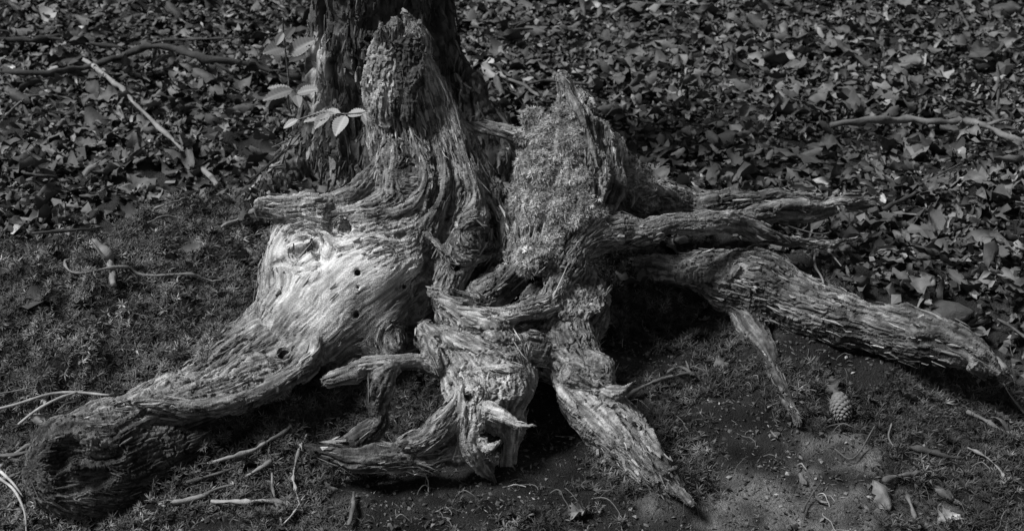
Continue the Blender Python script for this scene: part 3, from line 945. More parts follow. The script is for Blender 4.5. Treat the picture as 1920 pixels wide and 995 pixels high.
stump_bvh = BVHTree.FromPolygons(V.tolist(), Q.tolist())


def surf(px, py):
    """first surface of the stump seen at a photo pixel"""
    d = Vector(ray(px, py)).normalized()
    h, n, _, _ = stump_bvh.ray_cast(Vector(CAM), d, 10)
    return (np.array(h), np.array(n)) if h is not None else (None, None)


# slivers lifting off the torn wood, lying along the grain
fc0 = SLV[:, :3]
d_ = (CAM - fc0)
d_ /= np.linalg.norm(d_, axis=1, keepdims=True)
px0, _ = project(fc0)
wgt = ((d_ * SLV[:, 3:6]).sum(1) > 0) * (sstep(.0, 1.2, noise(fc0, .06, 77)) + .15) * (1 - .9 * np.exp(-((px0[:, 0] - 660) / 130) ** 2 - ((px0[:, 1] - 560) / 120) ** 2)) * (fc0[:, 2] > base_height(fc0[:, 0], fc0[:, 1]) + .01)
ns = 5200
pk_ = rng.choice(len(wgt), ns, p=wgt / wgt.sum())
p_, n_, t_ = SLV[pk_, :3], SLV[pk_, 3:6], SLV[pk_, 6:9] * rng.choice([-1, 1], ns)[:, None]
w_ = np.cross(n_, t_)
L_ = rng.lognormal(math.log(.016), .5, ns)[:, None]
wd = rng.lognormal(math.log(.0017), .4, ns)[:, None]
lift_ = np.tan(rng.uniform(.0, .22, ns))[:, None]
th = wd * .6
a_ = p_ + n_ * .0005 - t_ * L_ * .5
b_ = p_ + n_ * (.0012 + lift_ * L_ * .5) + t_ * L_ * .1 + w_ * rng.normal(0, .0015, (ns, 1))
c_ = p_ + n_ * (.0015 + lift_ * L_) + t_ * L_ * .5 + w_ * rng.normal(0, .002, (ns, 1))
SVt = np.stack([a_ - w_ * wd * .6, a_ + w_ * wd * .6, a_ + n_ * th, b_ - w_ * wd, b_ + w_ * wd, b_ + n_ * th, c_], 1)
F = np.array([(0, 3, 5), (0, 5, 2), (2, 5, 4), (2, 4, 1), (1, 4, 3), (1, 3, 0), (3, 6, 5), (5, 6, 4), (4, 6, 3)])
me = mesh_np('wood_splinters', local(SVt.reshape(-1, 3), stump), (F[None] + (np.arange(ns) * 7)[:, None, None]).reshape(-1, 3), M_WOOD, False,
             {'tone': np.repeat(np.clip(.19 * rng.lognormal(0, .5, ns) * (1 - .7 * np.clip(np.exp(-((px0[pk_, 0] - 250) / 260) ** 2 - ((px0[pk_, 1] - 880) / 75) ** 2) * 1.4, 0, 1)), .02, .55), 7)})  # splinters darkened to follow the shade painted under the left root
o = obj('wood_splinters', me, stump)
tag(o, 'fine splinters and fibres lifting off the torn wood', kind='stuff')

# ------------------------------------------------------------------ blades: tufts of moss as joined triangles
def frames(Nn):
    a = np.where(np.abs(Nn[:, 2:3]) < .9, np.array([[0, 0, 1.]]), np.array([[1., 0, 0]]))
    t = np.cross(Nn, a)
    t /= np.linalg.norm(t, axis=1, keepdims=True)
    return t, np.cross(Nn, t)


def tufts(P, Nn, length, width, nbl, spread, tone_, name, droop=0.0):
    """nbl two-segment blades from each point"""
    t, b = frames(Nn)
    VV, FF, TT = [], [], []
    base = 0
    n = len(P)
    for k in range(nbl):
        ph = rng.uniform(0, 2 * math.pi, n) if nbl < 4 else rng.uniform(0, .9, n) + 2 * math.pi * k / nbl
        sp = spread * rng.uniform(.55, 1.15, n)
        L = (length * rng.uniform(.6, 1.2, n))[:, None]
        side = np.cos(ph)[:, None] * t + np.sin(ph)[:, None] * b
        dr = Nn * np.cos(sp)[:, None] + side * np.sin(sp)[:, None]
        w = np.cross(dr, Nn + .01)
        w = w / (np.linalg.norm(w, axis=1, keepdims=True) + 1e-9) * (width / 2)
        mid = P + dr * L * .55
        dz = np.zeros_like(P)
        dz[:, 2] = -droop * L[:, 0]
        tip = P + (dr + side * .25) * L + dz
        v = np.stack([P - w * .5, P + w * .5, mid + w, mid - w, tip], 1)
        VV.append(v.reshape(-1, 3))
        i = base + np.arange(n)[:, None] * 5
        FF.append(np.concatenate([i + [[0, 1, 2]], i + [[0, 2, 3]], i + [[3, 2, 4]]]))
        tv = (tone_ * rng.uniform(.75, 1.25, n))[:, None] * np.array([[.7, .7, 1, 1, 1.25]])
        TT.append(tv.reshape(-1))
        base += n * 5
    return mesh_np(name, np.concatenate(VV), np.concatenate(FF), M_MOSS, False, {'tone': np.concatenate(TT)})


# moss grown over the spur
area = np.linalg.norm(np.cross(V[Q[:, 2]] - V[Q[:, 0]], V[Q[:, 3]] - V[Q[:, 1]]), axis=1) / 2
fc = V[Q].mean(1)
fn = N[Q[:, 0]]
fpx, _ = project(fc)


def poly_mask(pts, poly):
    x, y = pts[:, 0], pts[:, 1]
    ins = np.zeros(len(pts), bool)
    n = len(poly)
    for i in range(n):
        x1, y1 = poly[i]
        x2, y2 = poly[(i + 1) % n]
        c = ((y1 > y) != (y2 > y)) & (x < (x2 - x1) * (y - y1) / (y2 - y1 + 1e-9) + x1)
        ins ^= c
    return ins


moss_poly = [(1040, 205), (1062, 205), (1082, 240), (1098, 300), (1100, 370), (1100, 400), (1060, 440), (1035, 480), (1000, 510), (978, 515), (955, 480), (955, 380), (985, 320), (962, 290), (965, 235), (990, 208)]
facing = ((CAM - fc) * fn).sum(1) > 0
m = poly_mask(fpx + rng.normal(0, 5, fpx.shape), moss_poly) & facing & (fn[:, 0] < .8)
m = m * sstep(-.9, .2, noise(fc, .035, 91) + .5 * noise(fc, .014, 92)) * (1 - .85 * poly_mask(fpx, [(1030, 120), (1200, 120), (1200, 330), (1120, 300), (1085, 215), (1050, 185)]))
w = area * m
w2 = area * facing * (fbm(fc, .06, 2, 90) > .9) * (fn[:, 2] > .2) * (fpx[:, 0] > 1090) * (fpx[:, 0] < 1260) * (fpx[:, 1] < 420) * .12
w = w + w2
nm_ = 9500
pick = rng.choice(len(w), nm_, p=w / w.sum())
Pm = fc[pick] + rng.normal(0, .0018, (nm_, 3))
Nm = fn[pick] * .8 + np.array([-.2, -.25, .2]) + rng.normal(0, .5, (nm_, 3))
Nm /= np.linalg.norm(Nm, axis=1, keepdims=True)
lump = np.clip(noise(Pm, .028, 95) * .8 + .5 + .3 * noise(Pm, .012, 96), 0.0, 2.0)[:, None]
Pm = Pm + fn[pick] * .009 * lump
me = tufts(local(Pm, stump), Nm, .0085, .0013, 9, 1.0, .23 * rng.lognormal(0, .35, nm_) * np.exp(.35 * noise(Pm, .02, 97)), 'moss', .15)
o = obj('moss', me, stump)
tag(o, 'pale shaggy moss covering the upright root', kind='stuff')
print('moss', round(time.time() - T0, 1))


# ------------------------------------------------------------------ generic tubes (twigs, stalks)
def tube_mesh(name, C, mat, tone_v, sides=7, gnarl=.25, flat=1.0, n=5):
    C = catmull(np.asarray(C, float), n)
    P = C[:, :3].copy()
    r = np.maximum(C[:, 3], .0004)
    jit = np.stack([noise(P, .03, 3), noise(P, .03, 4), noise(P, .03, 5)], 1) * (r * gnarl)[:, None]
    P = P + jit
    r = r * .88 * (1 + .9 * gnarl * noise(P, .012, 7)) * (1 + .5 * gnarl * (np.sin(np.arange(len(P)) * 1.3) > .75))
    T = np.gradient(P, axis=0)
    T /= np.linalg.norm(T, axis=1, keepdims=True) + 1e-12
    a = np.cross(T, [0, 0, 1.])
    a /= np.linalg.norm(a, axis=1, keepdims=True) + 1e-9
    b = np.cross(a, T)
    VV = []
    for s in range(sides):
        ph = 2 * math.pi * s / sides
        rr = r * (1 + gnarl * .6 * noise(P + np.array([s * .31, 0, 0]), .012, 6))
        VV.append(P + (a * math.cos(ph) + b * math.sin(ph) * flat) * rr[:, None])
    VV = np.stack(VV, 1).reshape(-1, 3)
    m = len(P)
    F = []
    for i in range(m - 1):
        for s in range(sides):
            F.append((i * sides + s, i * sides + (s + 1) % sides, (i + 1) * sides + (s + 1) % sides, (i + 1) * sides + s))
    nb = len(VV)
    VV = np.vstack([VV, P[:1] - T[:1] * r[0] * .4, P[-1:] + T[-1:] * r[-1] * .4])
    for s in range(sides):
        s2 = (s + 1) % sides
        F.append((nb, nb, s2, s))
        F.append((nb + 1, nb + 1, (m - 1) * sides + s, (m - 1) * sides + s2))
    me = bpy.data.meshes.new(name)
    me.from_pydata(VV.tolist(), [], [tuple(dict.fromkeys(f)) for f in F])
    me.polygons.foreach_set('use_smooth', [True] * len(me.polygons))
    at_ = me.attributes.new('tone', 'FLOAT', 'POINT')
    tv = tone_v * (1 + .35 * noise(VV, .02, 8))
    at_.data.foreach_set('value', np.clip(tv, .01, .7).astype(np.float32))
    me.materials.append(mat)
    return me


# ================================================================== THE LIVE TRUNK
TR = [
    chain([(700, -900, .78, 118), (704, -500, .78, 114), (708, -200, .78, 120), (714, 0, .77, 122), (716, 110, .76, 128), (722, 210, .74, 140), (728, 300, .70, 160), (735, 380, .66, 170)], 'trunk', .03, n=4),
    chain([(620, 0, .72, 30), (618, 150, .70, 33), (606, 230, .67, 40), (572, 295, .61, 38), (522, 343, .54, 32), (474, 384, .485, 25), (432, 414, .44, 14)], 'buttress_left', .03),
    chain([(818, 0, .74, 28), (834, 110, .72, 32), (862, 190, .70, 42), (912, 265, .66, 46), (965, 330, .62, 36)], 'buttress_right', .03),
    chain([(690, -60, .66, 20), (690, 60, .66, 20), (692, 150, .66, 16)], 'trunk', .02),
]
tv_ = Volume((-.86, .2, -.05), (.35, 1.12, 2.6), .0062)
for c in TR:
    tv_.add(c)
tv_.add(chain([(668, -100, .60, 14), (666, 120, .60, 18), (668, 240, .56, 26), (660, 320, .50, 30)], 'cut', .02), cut=True)
tv_.add(chain([(640, 300, .50, 16), (668, 340, .48, 22)], 'cut', .02), cut=True)
V, Q = tv_.mesh()
V, Q = keep_largest(V, Q)
keep = (V[:, 2] > base_height(V[:, 0], V[:, 1]) - 0.04)
Q = Q[keep[Q].all(1)]
u, inv = np.unique(Q, return_inverse=True)
V = V[u]
Q = inv.reshape(Q.shape)
# finer mesh low down where the photograph looks
low = (V[Q[:, 0], 2] < 0.74) & (((CAM - V[Q[:, 0]]) * vnormals(V, Q)[Q[:, 0]]).sum(1) > -.2)


QH, QL = Q[~low], Q[low]
uh, ih = np.unique(QH, return_inverse=True)
VH, QH = V[uh], ih.reshape(QH.shape)
ul, il = np.unique(QL, return_inverse=True)
VL, QL = subdivide(V[ul], il.reshape(QL.shape))
tree = empty('tree', (float(at(715, 300, .75)[0][0]), .75, .12), 'standing live tree trunk with deeply furrowed bark behind the stump', 'tree')
tn = [c['part'] for c in tv_.chains]
for part_i, (V, Q) in enumerate(((VL, QL), (VH, QH))):
    N = vnormals(V, Q)
    who, rad = nearest_limb(V, tv_.chains)
    buttr = sstep(.34, .22, V[:, 2])
    wig = np.stack([.008 * noise(V, .16, 84), .008 * noise(V, .16, 85), 0 * V[:, 0]], 1) + np.stack([.0018 * noise(V, .02, 86), .0018 * noise(V, .02, 87), 0 * V[:, 0]], 1)
    S_ = (V + wig) * np.array([1, 1, .10])
    A = noise(S_, .040, 40) + .3 * noise(S_, .02, 47)
    B = noise((V + wig) * np.array([1, 1, .16]), .013, 41)
    Cc = noise((V + wig) * np.array([1, 1, .2]), .006, 42)
    fur = sstep(.15, .5, A) * (1 - sstep(1.6, 2.2, A))
    fur = np.maximum(fur, 1 - sstep(.02, .20, np.abs(A + .55)))
    chk = 1 - sstep(.0, .30, np.abs(B))
    hor = 1 - sstep(.0, .12, np.abs(noise(V * np.array([.6, .6, 1]), .035, 88)))
    chunk = noise(V * np.array([1, 1, .45]), .014, 82) + .6 * noise(V, .008, 83)
    disp = .006 - .020 * fur * (1 - .8 * buttr) - .0045 * chk + .0010 * Cc - .0022 * hor * (1 - fur) * sstep(0, .6, noise(V, .06, 48)) + .0009 * chunk + .0022 * np.round(1.4 * noise((V + wig) * np.array([1, 1, .15]), .025, 89)) * (1 - .7 * buttr)
    fur = fur * (1 - .4 * buttr)
    pix, dep = project(V)
    V = V + N * disp[:, None]
    N = vnormals(V, Q)
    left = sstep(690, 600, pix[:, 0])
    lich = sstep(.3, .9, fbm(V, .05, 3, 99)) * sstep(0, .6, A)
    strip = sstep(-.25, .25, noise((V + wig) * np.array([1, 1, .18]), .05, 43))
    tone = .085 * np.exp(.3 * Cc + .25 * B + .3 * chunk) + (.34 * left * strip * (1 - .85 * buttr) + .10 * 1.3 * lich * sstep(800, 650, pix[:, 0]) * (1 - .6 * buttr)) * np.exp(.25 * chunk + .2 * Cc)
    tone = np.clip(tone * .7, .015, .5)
    if part_i == 0:
        BK = np.column_stack([V, N, tone])
    vp = np.array([{'trunk': 0, 'buttress_left': 1, 'buttress_right': 2}[tn[w_]] for w_ in who])
    vp[V[:, 2] > .42] = 0
    fp = vp[Q[:, 0]] if part_i == 0 else np.zeros(len(Q), int)
    for i, nm in enumerate(('trunk', 'root', 'root')):
        q = Q[fp == i]
        if len(q) < 20:
            continue
        uu, inv = np.unique(q, return_inverse=True)
        nme = nm if part_i == 0 else 'upper_trunk'
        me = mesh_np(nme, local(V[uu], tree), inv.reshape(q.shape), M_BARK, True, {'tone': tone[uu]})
        me.normals_split_custom_set_from_vertices(N[uu])
        obj(nme, me, tree)
print('tree', len(VL), round(time.time() - T0, 1))


# loose flakes and ridges of bark
d_ = CAM - BK[:, :3]
d_ /= np.linalg.norm(d_, axis=1, keepdims=True)
wgt = ((d_ * BK[:, 3:6]).sum(1) > -.1) * (sstep(-.6, .8, noise(BK[:, :3], .05, 78)) + .1)
ns = 4200
pk_ = rng.choice(len(wgt), ns, p=wgt / wgt.sum())
p_, n_ = BK[pk_, :3], BK[pk_, 3:6]
up_ = np.array([0, 0, 1.]) + rng.normal(0, .12, (ns, 3))
t_ = up_ - n_ * (up_ * n_).sum(1, keepdims=True)
t_ /= np.linalg.norm(t_, axis=1, keepdims=True) + 1e-9
w_ = np.cross(n_, t_)
L_ = rng.lognormal(math.log(.020), .5, ns)[:, None]
wd = rng.lognormal(math.log(.0030), .45, ns)[:, None]
lf_ = rng.uniform(0, .16, ns)[:, None]
j_ = lambda s_: rng.normal(0, s_, (ns, 1))
top_ = [p_ - t_ * L_ * .5 - w_ * wd * (.5 + j_(.3)), p_ - t_ * L_ * (.5 + j_(.1)) + w_ * wd * .6, p_ + w_ * wd * (1 + j_(.3)) + n_ * lf_ * L_ * .5, p_ + t_ * L_ * .5 + w_ * wd * (.4 + j_(.4)) + n_ * lf_ * L_,
        p_ + t_ * L_ * (.4 + j_(.15)) - w_ * wd * .7 + n_ * lf_ * L_, p_ - w_ * wd * (1 + j_(.3)) + n_ * lf_ * L_ * .5]
top_ = np.stack(top_, 1) + (n_ * .0022)[:, None]
bot_ = top_ - (n_ * .0035)[:, None]
SVt = np.concatenate([top_, bot_], 1)
F = [(0, 1, 2, 5), (5, 2, 3, 4)] + [(k, (k + 1) % 6, (k + 1) % 6 + 6, k + 6) for k in range(6)]
me = mesh_np('bark_flakes', local(SVt.reshape(-1, 3), tree), (np.array(F)[None] + (np.arange(ns) * 12)[:, None, None]).reshape(-1, 4), M_BARK, False,
             {'tone': np.repeat(np.clip(BK[pk_, 6] * rng.lognormal(.15, .45, ns), .02, .4), 12)})
tag(obj('bark_flakes', me, tree), 'loose flakes of bark', kind='stuff')

# ================================================================== GROUND
def axis(a, b, fine, far, n_far):
    core = np.arange(a, b, fine)
    g = fine * 1.13 ** np.arange(1, n_far)
    lo = a - np.cumsum(g)[::-1]
    hi = core[-1] + np.cumsum(g)
    return np.concatenate([lo[lo > -far], core, hi[hi < far]])


gx = axis(-1.25, 1.3, .0105, 90, 80)
gy = axis(-.8, .5, .0105, 90, 80)
X, Y = np.meshgrid(gx, gy, indexing='ij')
Z = ground_height(X, Y)
P = np.stack([X, Y, Z], -1).reshape(-1, 3)
P[:, 2] += (.003 * np.abs(noise(P, .03, 15)) + .002 * noise(P, .019, 16)) * (np.hypot(P[:, 0], P[:, 1]) < 2)
nx, ny = len(gx), len(gy)
i = (np.arange(nx - 1)[:, None] * ny + np.arange(ny - 1)[None]).ravel()
Fg = np.stack([i, i + ny, i + ny + 1, i + 1], 1)
gp, _ = project(np.where((P[:, 1:2] > -2), P, 0))


def ground_at_px(poly):
    return [tuple(on_ground(px, py)[:2]) for px, py in poly]


# bare sandy soil, lower right, where people step
sand_w = ground_at_px([(1400, 880), (1500, 850), (1560, 860), (1640, 880), (1700, 960), (1680, 1040), (1380, 1060), (1290, 980)])
sc_ = np.mean(sand_w, 0)


def sand_mask(P):
    c = ground_at_px([(1500, 960)])[0]
    c2 = ground_at_px([(1560, 870)])[0]
    d = np.minimum(np.hypot((P[:, 0] - c[0]) / .23, (P[:, 1] - c[1]) / .11), np.hypot((P[:, 0] - c2[0]) / .13, (P[:, 1] - c2[1]) / .07))
    return sstep(1.3, .65, d + .28 * fbm(P * np.array([1, 1, 0]), .07, 3, 21))


sandm = sand_mask(P)
litter_line = np.array(sorted(ground_at_px([(-300, 520), (0, 478), (120, 455), (250, 408), (360, 372), (460, 395)])))
right_line = np.array(sorted(ground_at_px([(1350, 480), (1420, 478), (1520, 540), (1700, 610), (1830, 690), (1960, 760), (2200, 900)])))


def litter_mask(x, y):
    """1 where dead leaves cover the ground"""
    yl = np.interp(x, litter_line[:, 0], litter_line[:, 1])
    yr = np.interp(x, right_line[:, 0], right_line[:, 1])
    P = np.stack([x, y, 0 * x], -1)
    t = .04 * noise(P, .08, 44)
    mid = .32
    L = np.where(x < litter_line[-1, 0], yl, np.where(x > right_line[0, 0], yr, mid))
    return sstep(-.05, .06, y - L + t)


lm = litter_mask(P[:, 0], P[:, 1])
tone = .022 * (1 + .5 * noise(P, .05, 23)) * (1 + .6 * lm) + .105 * np.clip(sandm * (1 + .45 * noise(P, .02, 24) + .4 * noise(P, .05, 29)), 0, 1.5) + .03 * sstep(.2, 1, noise(P, .15, 26)) * (1 - lm)
me = mesh_np('ground', P, Fg, M_SOIL, True, {'tone': np.clip(tone, .012, .3)})
tag(obj('ground', me), 'dark forest soil sloping gently down to the front', kind='structure')
print('ground', len(P), round(time.time() - T0, 1))


# ================================================================== LEAVES
def leaf_mesh(kind, seed, nu=4, nv=7, tone0=.2):
    r_ = np.random.default_rng(seed)
    v = np.linspace(0, 1, nv + 1)
    if kind == 'oval':
        w = .30 * np.sin(math.pi * np.clip(v, 0, 1) ** .85) ** .8 + .01
    elif kind == 'narrow':
        w = .17 * np.sin(math.pi * v ** .9) ** .7 + .01
    else:
        w = np.interp(v, [0, .12, .25, .36, .5, .62, .75, .88, 1], [.03, .42, .20, .52, .22, .40, .14, .12, .01])
    U = np.linspace(-1, 1, nu + 1)
    curl = r_.uniform(.9, 3.4) * r_.choice([-1, 1])
    if kind == 'lobed':
        curl *= .45
    bend = r_.uniform(-.9, .9)
    tw = r_.uniform(-.6, .6)
    skew = r_.uniform(-.12, .12)
    P = []
    for i, vv in enumerate(v):
        for uu in U:
            ww = w[i] * (1 + r_.uniform(-.12, .12) * abs(uu))
            x = uu * ww + skew * math.sin(vv * 3)
            # roll the blade about its midrib
            a = x * curl * 3.2
            rr = 1 / (curl * 3.2)
            X_, Z_ = rr * math.sin(a), rr * (1 - math.cos(a))
            y = vv - .5
            Z_ += bend * y * y * .8 + .035 * math.sin(vv * 9 + uu * 3 + seed) + r_.uniform(-.035, .035) + .06 * r_.normal() * abs(uu) ** 2
            t = tw * y
            P.append((X_ * math.cos(t) - Z_ * math.sin(t), y + (.10 * abs(uu) if kind == 'lobed' else 0), X_ * math.sin(t) + Z_ * math.cos(t)))
    P = np.array(P)
    P[:, 2] -= P[:, 2].mean()
    m = nu + 1
    i = (np.arange(nv)[:, None] * m + np.arange(nu)[None]).ravel()
    F = np.stack([i, i + 1, i + m + 1, i + m], 1)
    au = np.abs(np.tile(U, nv + 1))
    t = tone0 * (1 + .5 * (au < .1) + .12 * r_.normal(size=len(P)))
    return P, F, t


PROTO, PROTO_FAR = [], []
for k in range(14):
    kind = ('oval', 'lobed', 'narrow', 'oval', 'lobed', 'oval', 'lobed')[k % 7]
    PROTO.append((kind,) + leaf_mesh(kind, 100 + k))
    PROTO_FAR.append((kind,) + leaf_mesh(kind, 100 + k, 2, 5))


def rot_from(yaw, tilt, dirn, roll):
    """rotation matrices (n,3,3)"""
    n = len(yaw)
    cy, sy = np.cos(yaw), np.sin(yaw)
    Z = np.zeros((n, 3, 3))
    Z[:, 0, 0], Z[:, 0, 1], Z[:, 1, 0], Z[:, 1, 1], Z[:, 2, 2] = cy, -sy, sy, cy, 1
    cx, sx = np.cos(tilt), np.sin(tilt)
    Xm = np.zeros((n, 3, 3))
    Xm[:, 0, 0], Xm[:, 1, 1], Xm[:, 1, 2], Xm[:, 2, 1], Xm[:, 2, 2] = 1, cx, -sx, sx, cx
    cr, sr = np.cos(roll), np.sin(roll)
    Ym = np.zeros((n, 3, 3))
    Ym[:, 1, 1], Ym[:, 0, 0], Ym[:, 0, 2], Ym[:, 2, 0], Ym[:, 2, 2] = 1, cr, sr, -sr, cr
    return Z @ Xm @ Ym


def scatter_litter(n):
    # within what the photograph sees, and a margin to each side
    y = rng.uniform(-.35, 4.6, n)
    half = (y + 2.45) * math.tan(R(20)) * 1.12 + .30
    x = rng.uniform(-1, 1, n) * half
    keep = rng.random(n) < half / half.max() * 1.0
    x, y = x[keep], y[keep]
    lm_ = litter_mask(x, y)
    near_ = np.maximum(litter_mask(x, y + .09) * .10, litter_mask(x, y + .26) * .015)
    keep = rng.random(len(x)) < np.maximum(lm_, near_)
    x, y = x[keep], y[keep]
    far = rng.random(len(x)) < np.clip(1.25 - .16 * y, .3, 1)
    return x[far], y[far]


lx, ly = scatter_litter(52000)
nl = len(lx)
P0 = np.stack([lx, ly, ground_height(lx, ly)], 1)
hump = .020 * np.clip(noise(P0, .12, 12), -1, 2)
layer = rng.random(nl)
P0[:, 2] += .002 + .030 * layer + hump
size = rng.lognormal(math.log(.038), .40, nl) * (1 + .02 * ly)
size = np.clip(size, .018, .085)
tones = np.clip(rng.lognormal(math.log(.064), .52, nl), .02, .28)
yaw = rng.uniform(0, 2 * math.pi, nl)
Rm = rot_from(yaw, rng.normal(0, .36, nl), None, rng.normal(0, .42, nl))
kinds = rng.integers(0, len(PROTO), nl)
# the 300 that show largest become leaves of their own
lp, ld = project(P0)
inview = (lp[:, 0] > 15) & (lp[:, 0] < 1905) & (lp[:, 1] > 10) & (lp[:, 1] < 985)
hid = np.zeros(nl, bool)
for j in np.nonzero(inview & (layer > .7))[0]:
    d = Vector(P0[j] - CAM)
    L = d.length
    h = stump_bvh.ray_cast(Vector(CAM), d.normalized(), L)
    hid[j] = h[0] is not None
hid |= poly_mask(lp, [(560, 0), (880, 0), (900, 180), (1000, 330), (430, 430), (560, 260)])
score = size / ld * (inview & (layer > .7) & ~hid)
top = np.argsort(-score)[:262]
single = np.zeros(nl, bool)
single[top] = True
VV, FF, TT = [], [], []
base = 0
for k, (kind, P, F, t) in list(enumerate(PROTO)) + list(enumerate(PROTO_FAR)):
    isfar = (ly > .6) | (layer < .6)
    idx = np.nonzero((kinds == k) & ~single & (isfar == (len(P) < 20)))[0]
    if not len(idx):
        continue
    W = np.einsum('nij,vj->nvi', Rm[idx] * size[idx, None, None], P) + P0[idx, None, :]
    VV.append(W.reshape(-1, 3))
    FF.append((F[None] + (base + np.arange(len(idx)) * len(P))[:, None, None]).reshape(-1, 4))
    TT.append((t[None] / .2 * tones[idx, None]).ravel())
    base += len(idx) * len(P)
# torn fragments filling the gaps: one folded scrap each
fx, fy = scatter_litter(64000)
nf = len(fx)
Pf = np.stack([fx, fy, ground_height(fx, fy) + .004 + .020 * rng.random(nf)], 1)
sf = rng.lognormal(math.log(.0062), .4, nf) * (1 + .1 * fy)
Rf = rot_from(rng.uniform(0, 6.28, nf), rng.normal(0, .45, nf), None, rng.normal(0, .45, nf))
SC = np.array([(-1, -.7, 0), (.9, -.8, .1), (1.1, .6, 0), (-.8, .9, .15), (0, 0, .45)])
SC = np.repeat(SC[None], nf, 0) + rng.normal(0, .22, (nf, 5, 3))
W = np.einsum('nij,nvj->nvi', Rf * sf[:, None, None], SC) + Pf[:, None]
F = np.array([(0, 1, 4), (1, 2, 4), (2, 3, 4), (3, 0, 4)])
me = mesh_np('litter_scraps', W.reshape(-1, 3), (F[None] + (np.arange(nf) * 5)[:, None, None]).reshape(-1, 3), M_LEAF, False, {'tone': np.repeat(np.clip(rng.lognormal(math.log(.055), .5, nf), .015, .25), 5)})
tag(obj('litter_scraps', me), 'torn scraps of dead leaf and needles between the larger leaves', 'leaf scraps', kind='stuff')
me = mesh_np('leaf_litter', np.concatenate(VV), np.concatenate(FF), M_LEAF, True, {'tone': np.concatenate(TT)})
tag(obj('leaf_litter', me), 'deep layer of dry curled dead leaves covering the forest floor', 'leaf litter', kind='stuff')
print('litter', nl, round(time.time() - T0, 1))

LEAFM = [mesh_np('fallen_leaf', P, F, M_LEAF1, True, {'tone': t * .38}) for kind, P, F, t in PROTO]
KW = {'oval': 'dry curled oval leaf', 'narrow': 'dry rolled narrow leaf', 'lobed': 'crumpled lobed leaf'}


LAND = [('the long dark bent branch', 288, 110), ('the pale peeled stick', 275, 225), ('the pale stick\'s lower end', 405, 345), ('the upper left corner', 20, 15), ('the left edge stick', 60, 330), ('the leafy seedling', 530, 130),
        ('the trunk\'s left root', 470, 380), ('the live trunk\'s right side', 890, 120), ('the mossy root tip', 1055, 140), ('the bowed cross root', 930, 235), ('the mossy upright root\'s right slope', 1200, 300),
        ('the pale splinter\'s tip', 1650, 370), ('the grey branch at far right', 1760, 232), ('the grey branch\'s broken left end', 1610, 238), ('the arched twig', 1760, 325), ('the thin angled twig', 1560, 145),
        ('the twig at the top edge', 1805, 35), ('the upright stem at far right', 1870, 170), ('the broad root\'s upper edge', 1560, 530), ('the flat grey stone', 1770, 590), ('the broad root\'s tip', 1870, 690),
        ('the upper right corner', 1900, 15), ('the top edge above the mossy tip', 1080, 20), ('the moss bank\'s upper edge', 200, 440), ('the middle right root\'s end', 1610, 447), ('the right edge below the branch', 1900, 400)]


def where(px, py):
    d = [math.hypot(px - a, (py - b) * 1.6) for _, a, b in LAND]
    i = int(np.argmin(d))
    nm, a, b = LAND[i]
    dx, dy = px - a, (py - b) * 1.6
    if d[i] < 28:
        return 'right by ' + nm
    if abs(dx) > abs(dy):
        r_ = 'right of ' if dx > 0 else 'left of '
    else:
        r_ = 'below ' if dy > 0 else 'above '
    return ('close ' if d[i] < 75 and nm.count(' ') < 5 else '') + r_ + nm


for j in top:
    k = kinds[j]
    o = obj('fallen_leaf', LEAFM[k])
    o.matrix_world = Matrix.Translation(Vector(P0[j] + np.array([0, 0, .006]))) @ Matrix(Rm[j].tolist()).to_4x4() @ Matrix.Scale(size[j] * 1.08, 4)
    up_ = abs(float(Rm[j][2, 2]))
    px_ = size[j] * 1.08 / ld[j] * FPX
    w1 = 'large ' if px_ > 62 else ('small ' if px_ < 46 else '')
    w2 = ' lying flat ' if up_ > .93 else (' tilted up ' if up_ > .75 else ' standing on edge ')
    tag(o, w1 + KW[PROTO[k][0]] + w2 + where(*lp[j]), 'leaf', KW[PROTO[k][0]].split('dry ')[-1].replace('leaf', 'leaves') + ' in the litter')

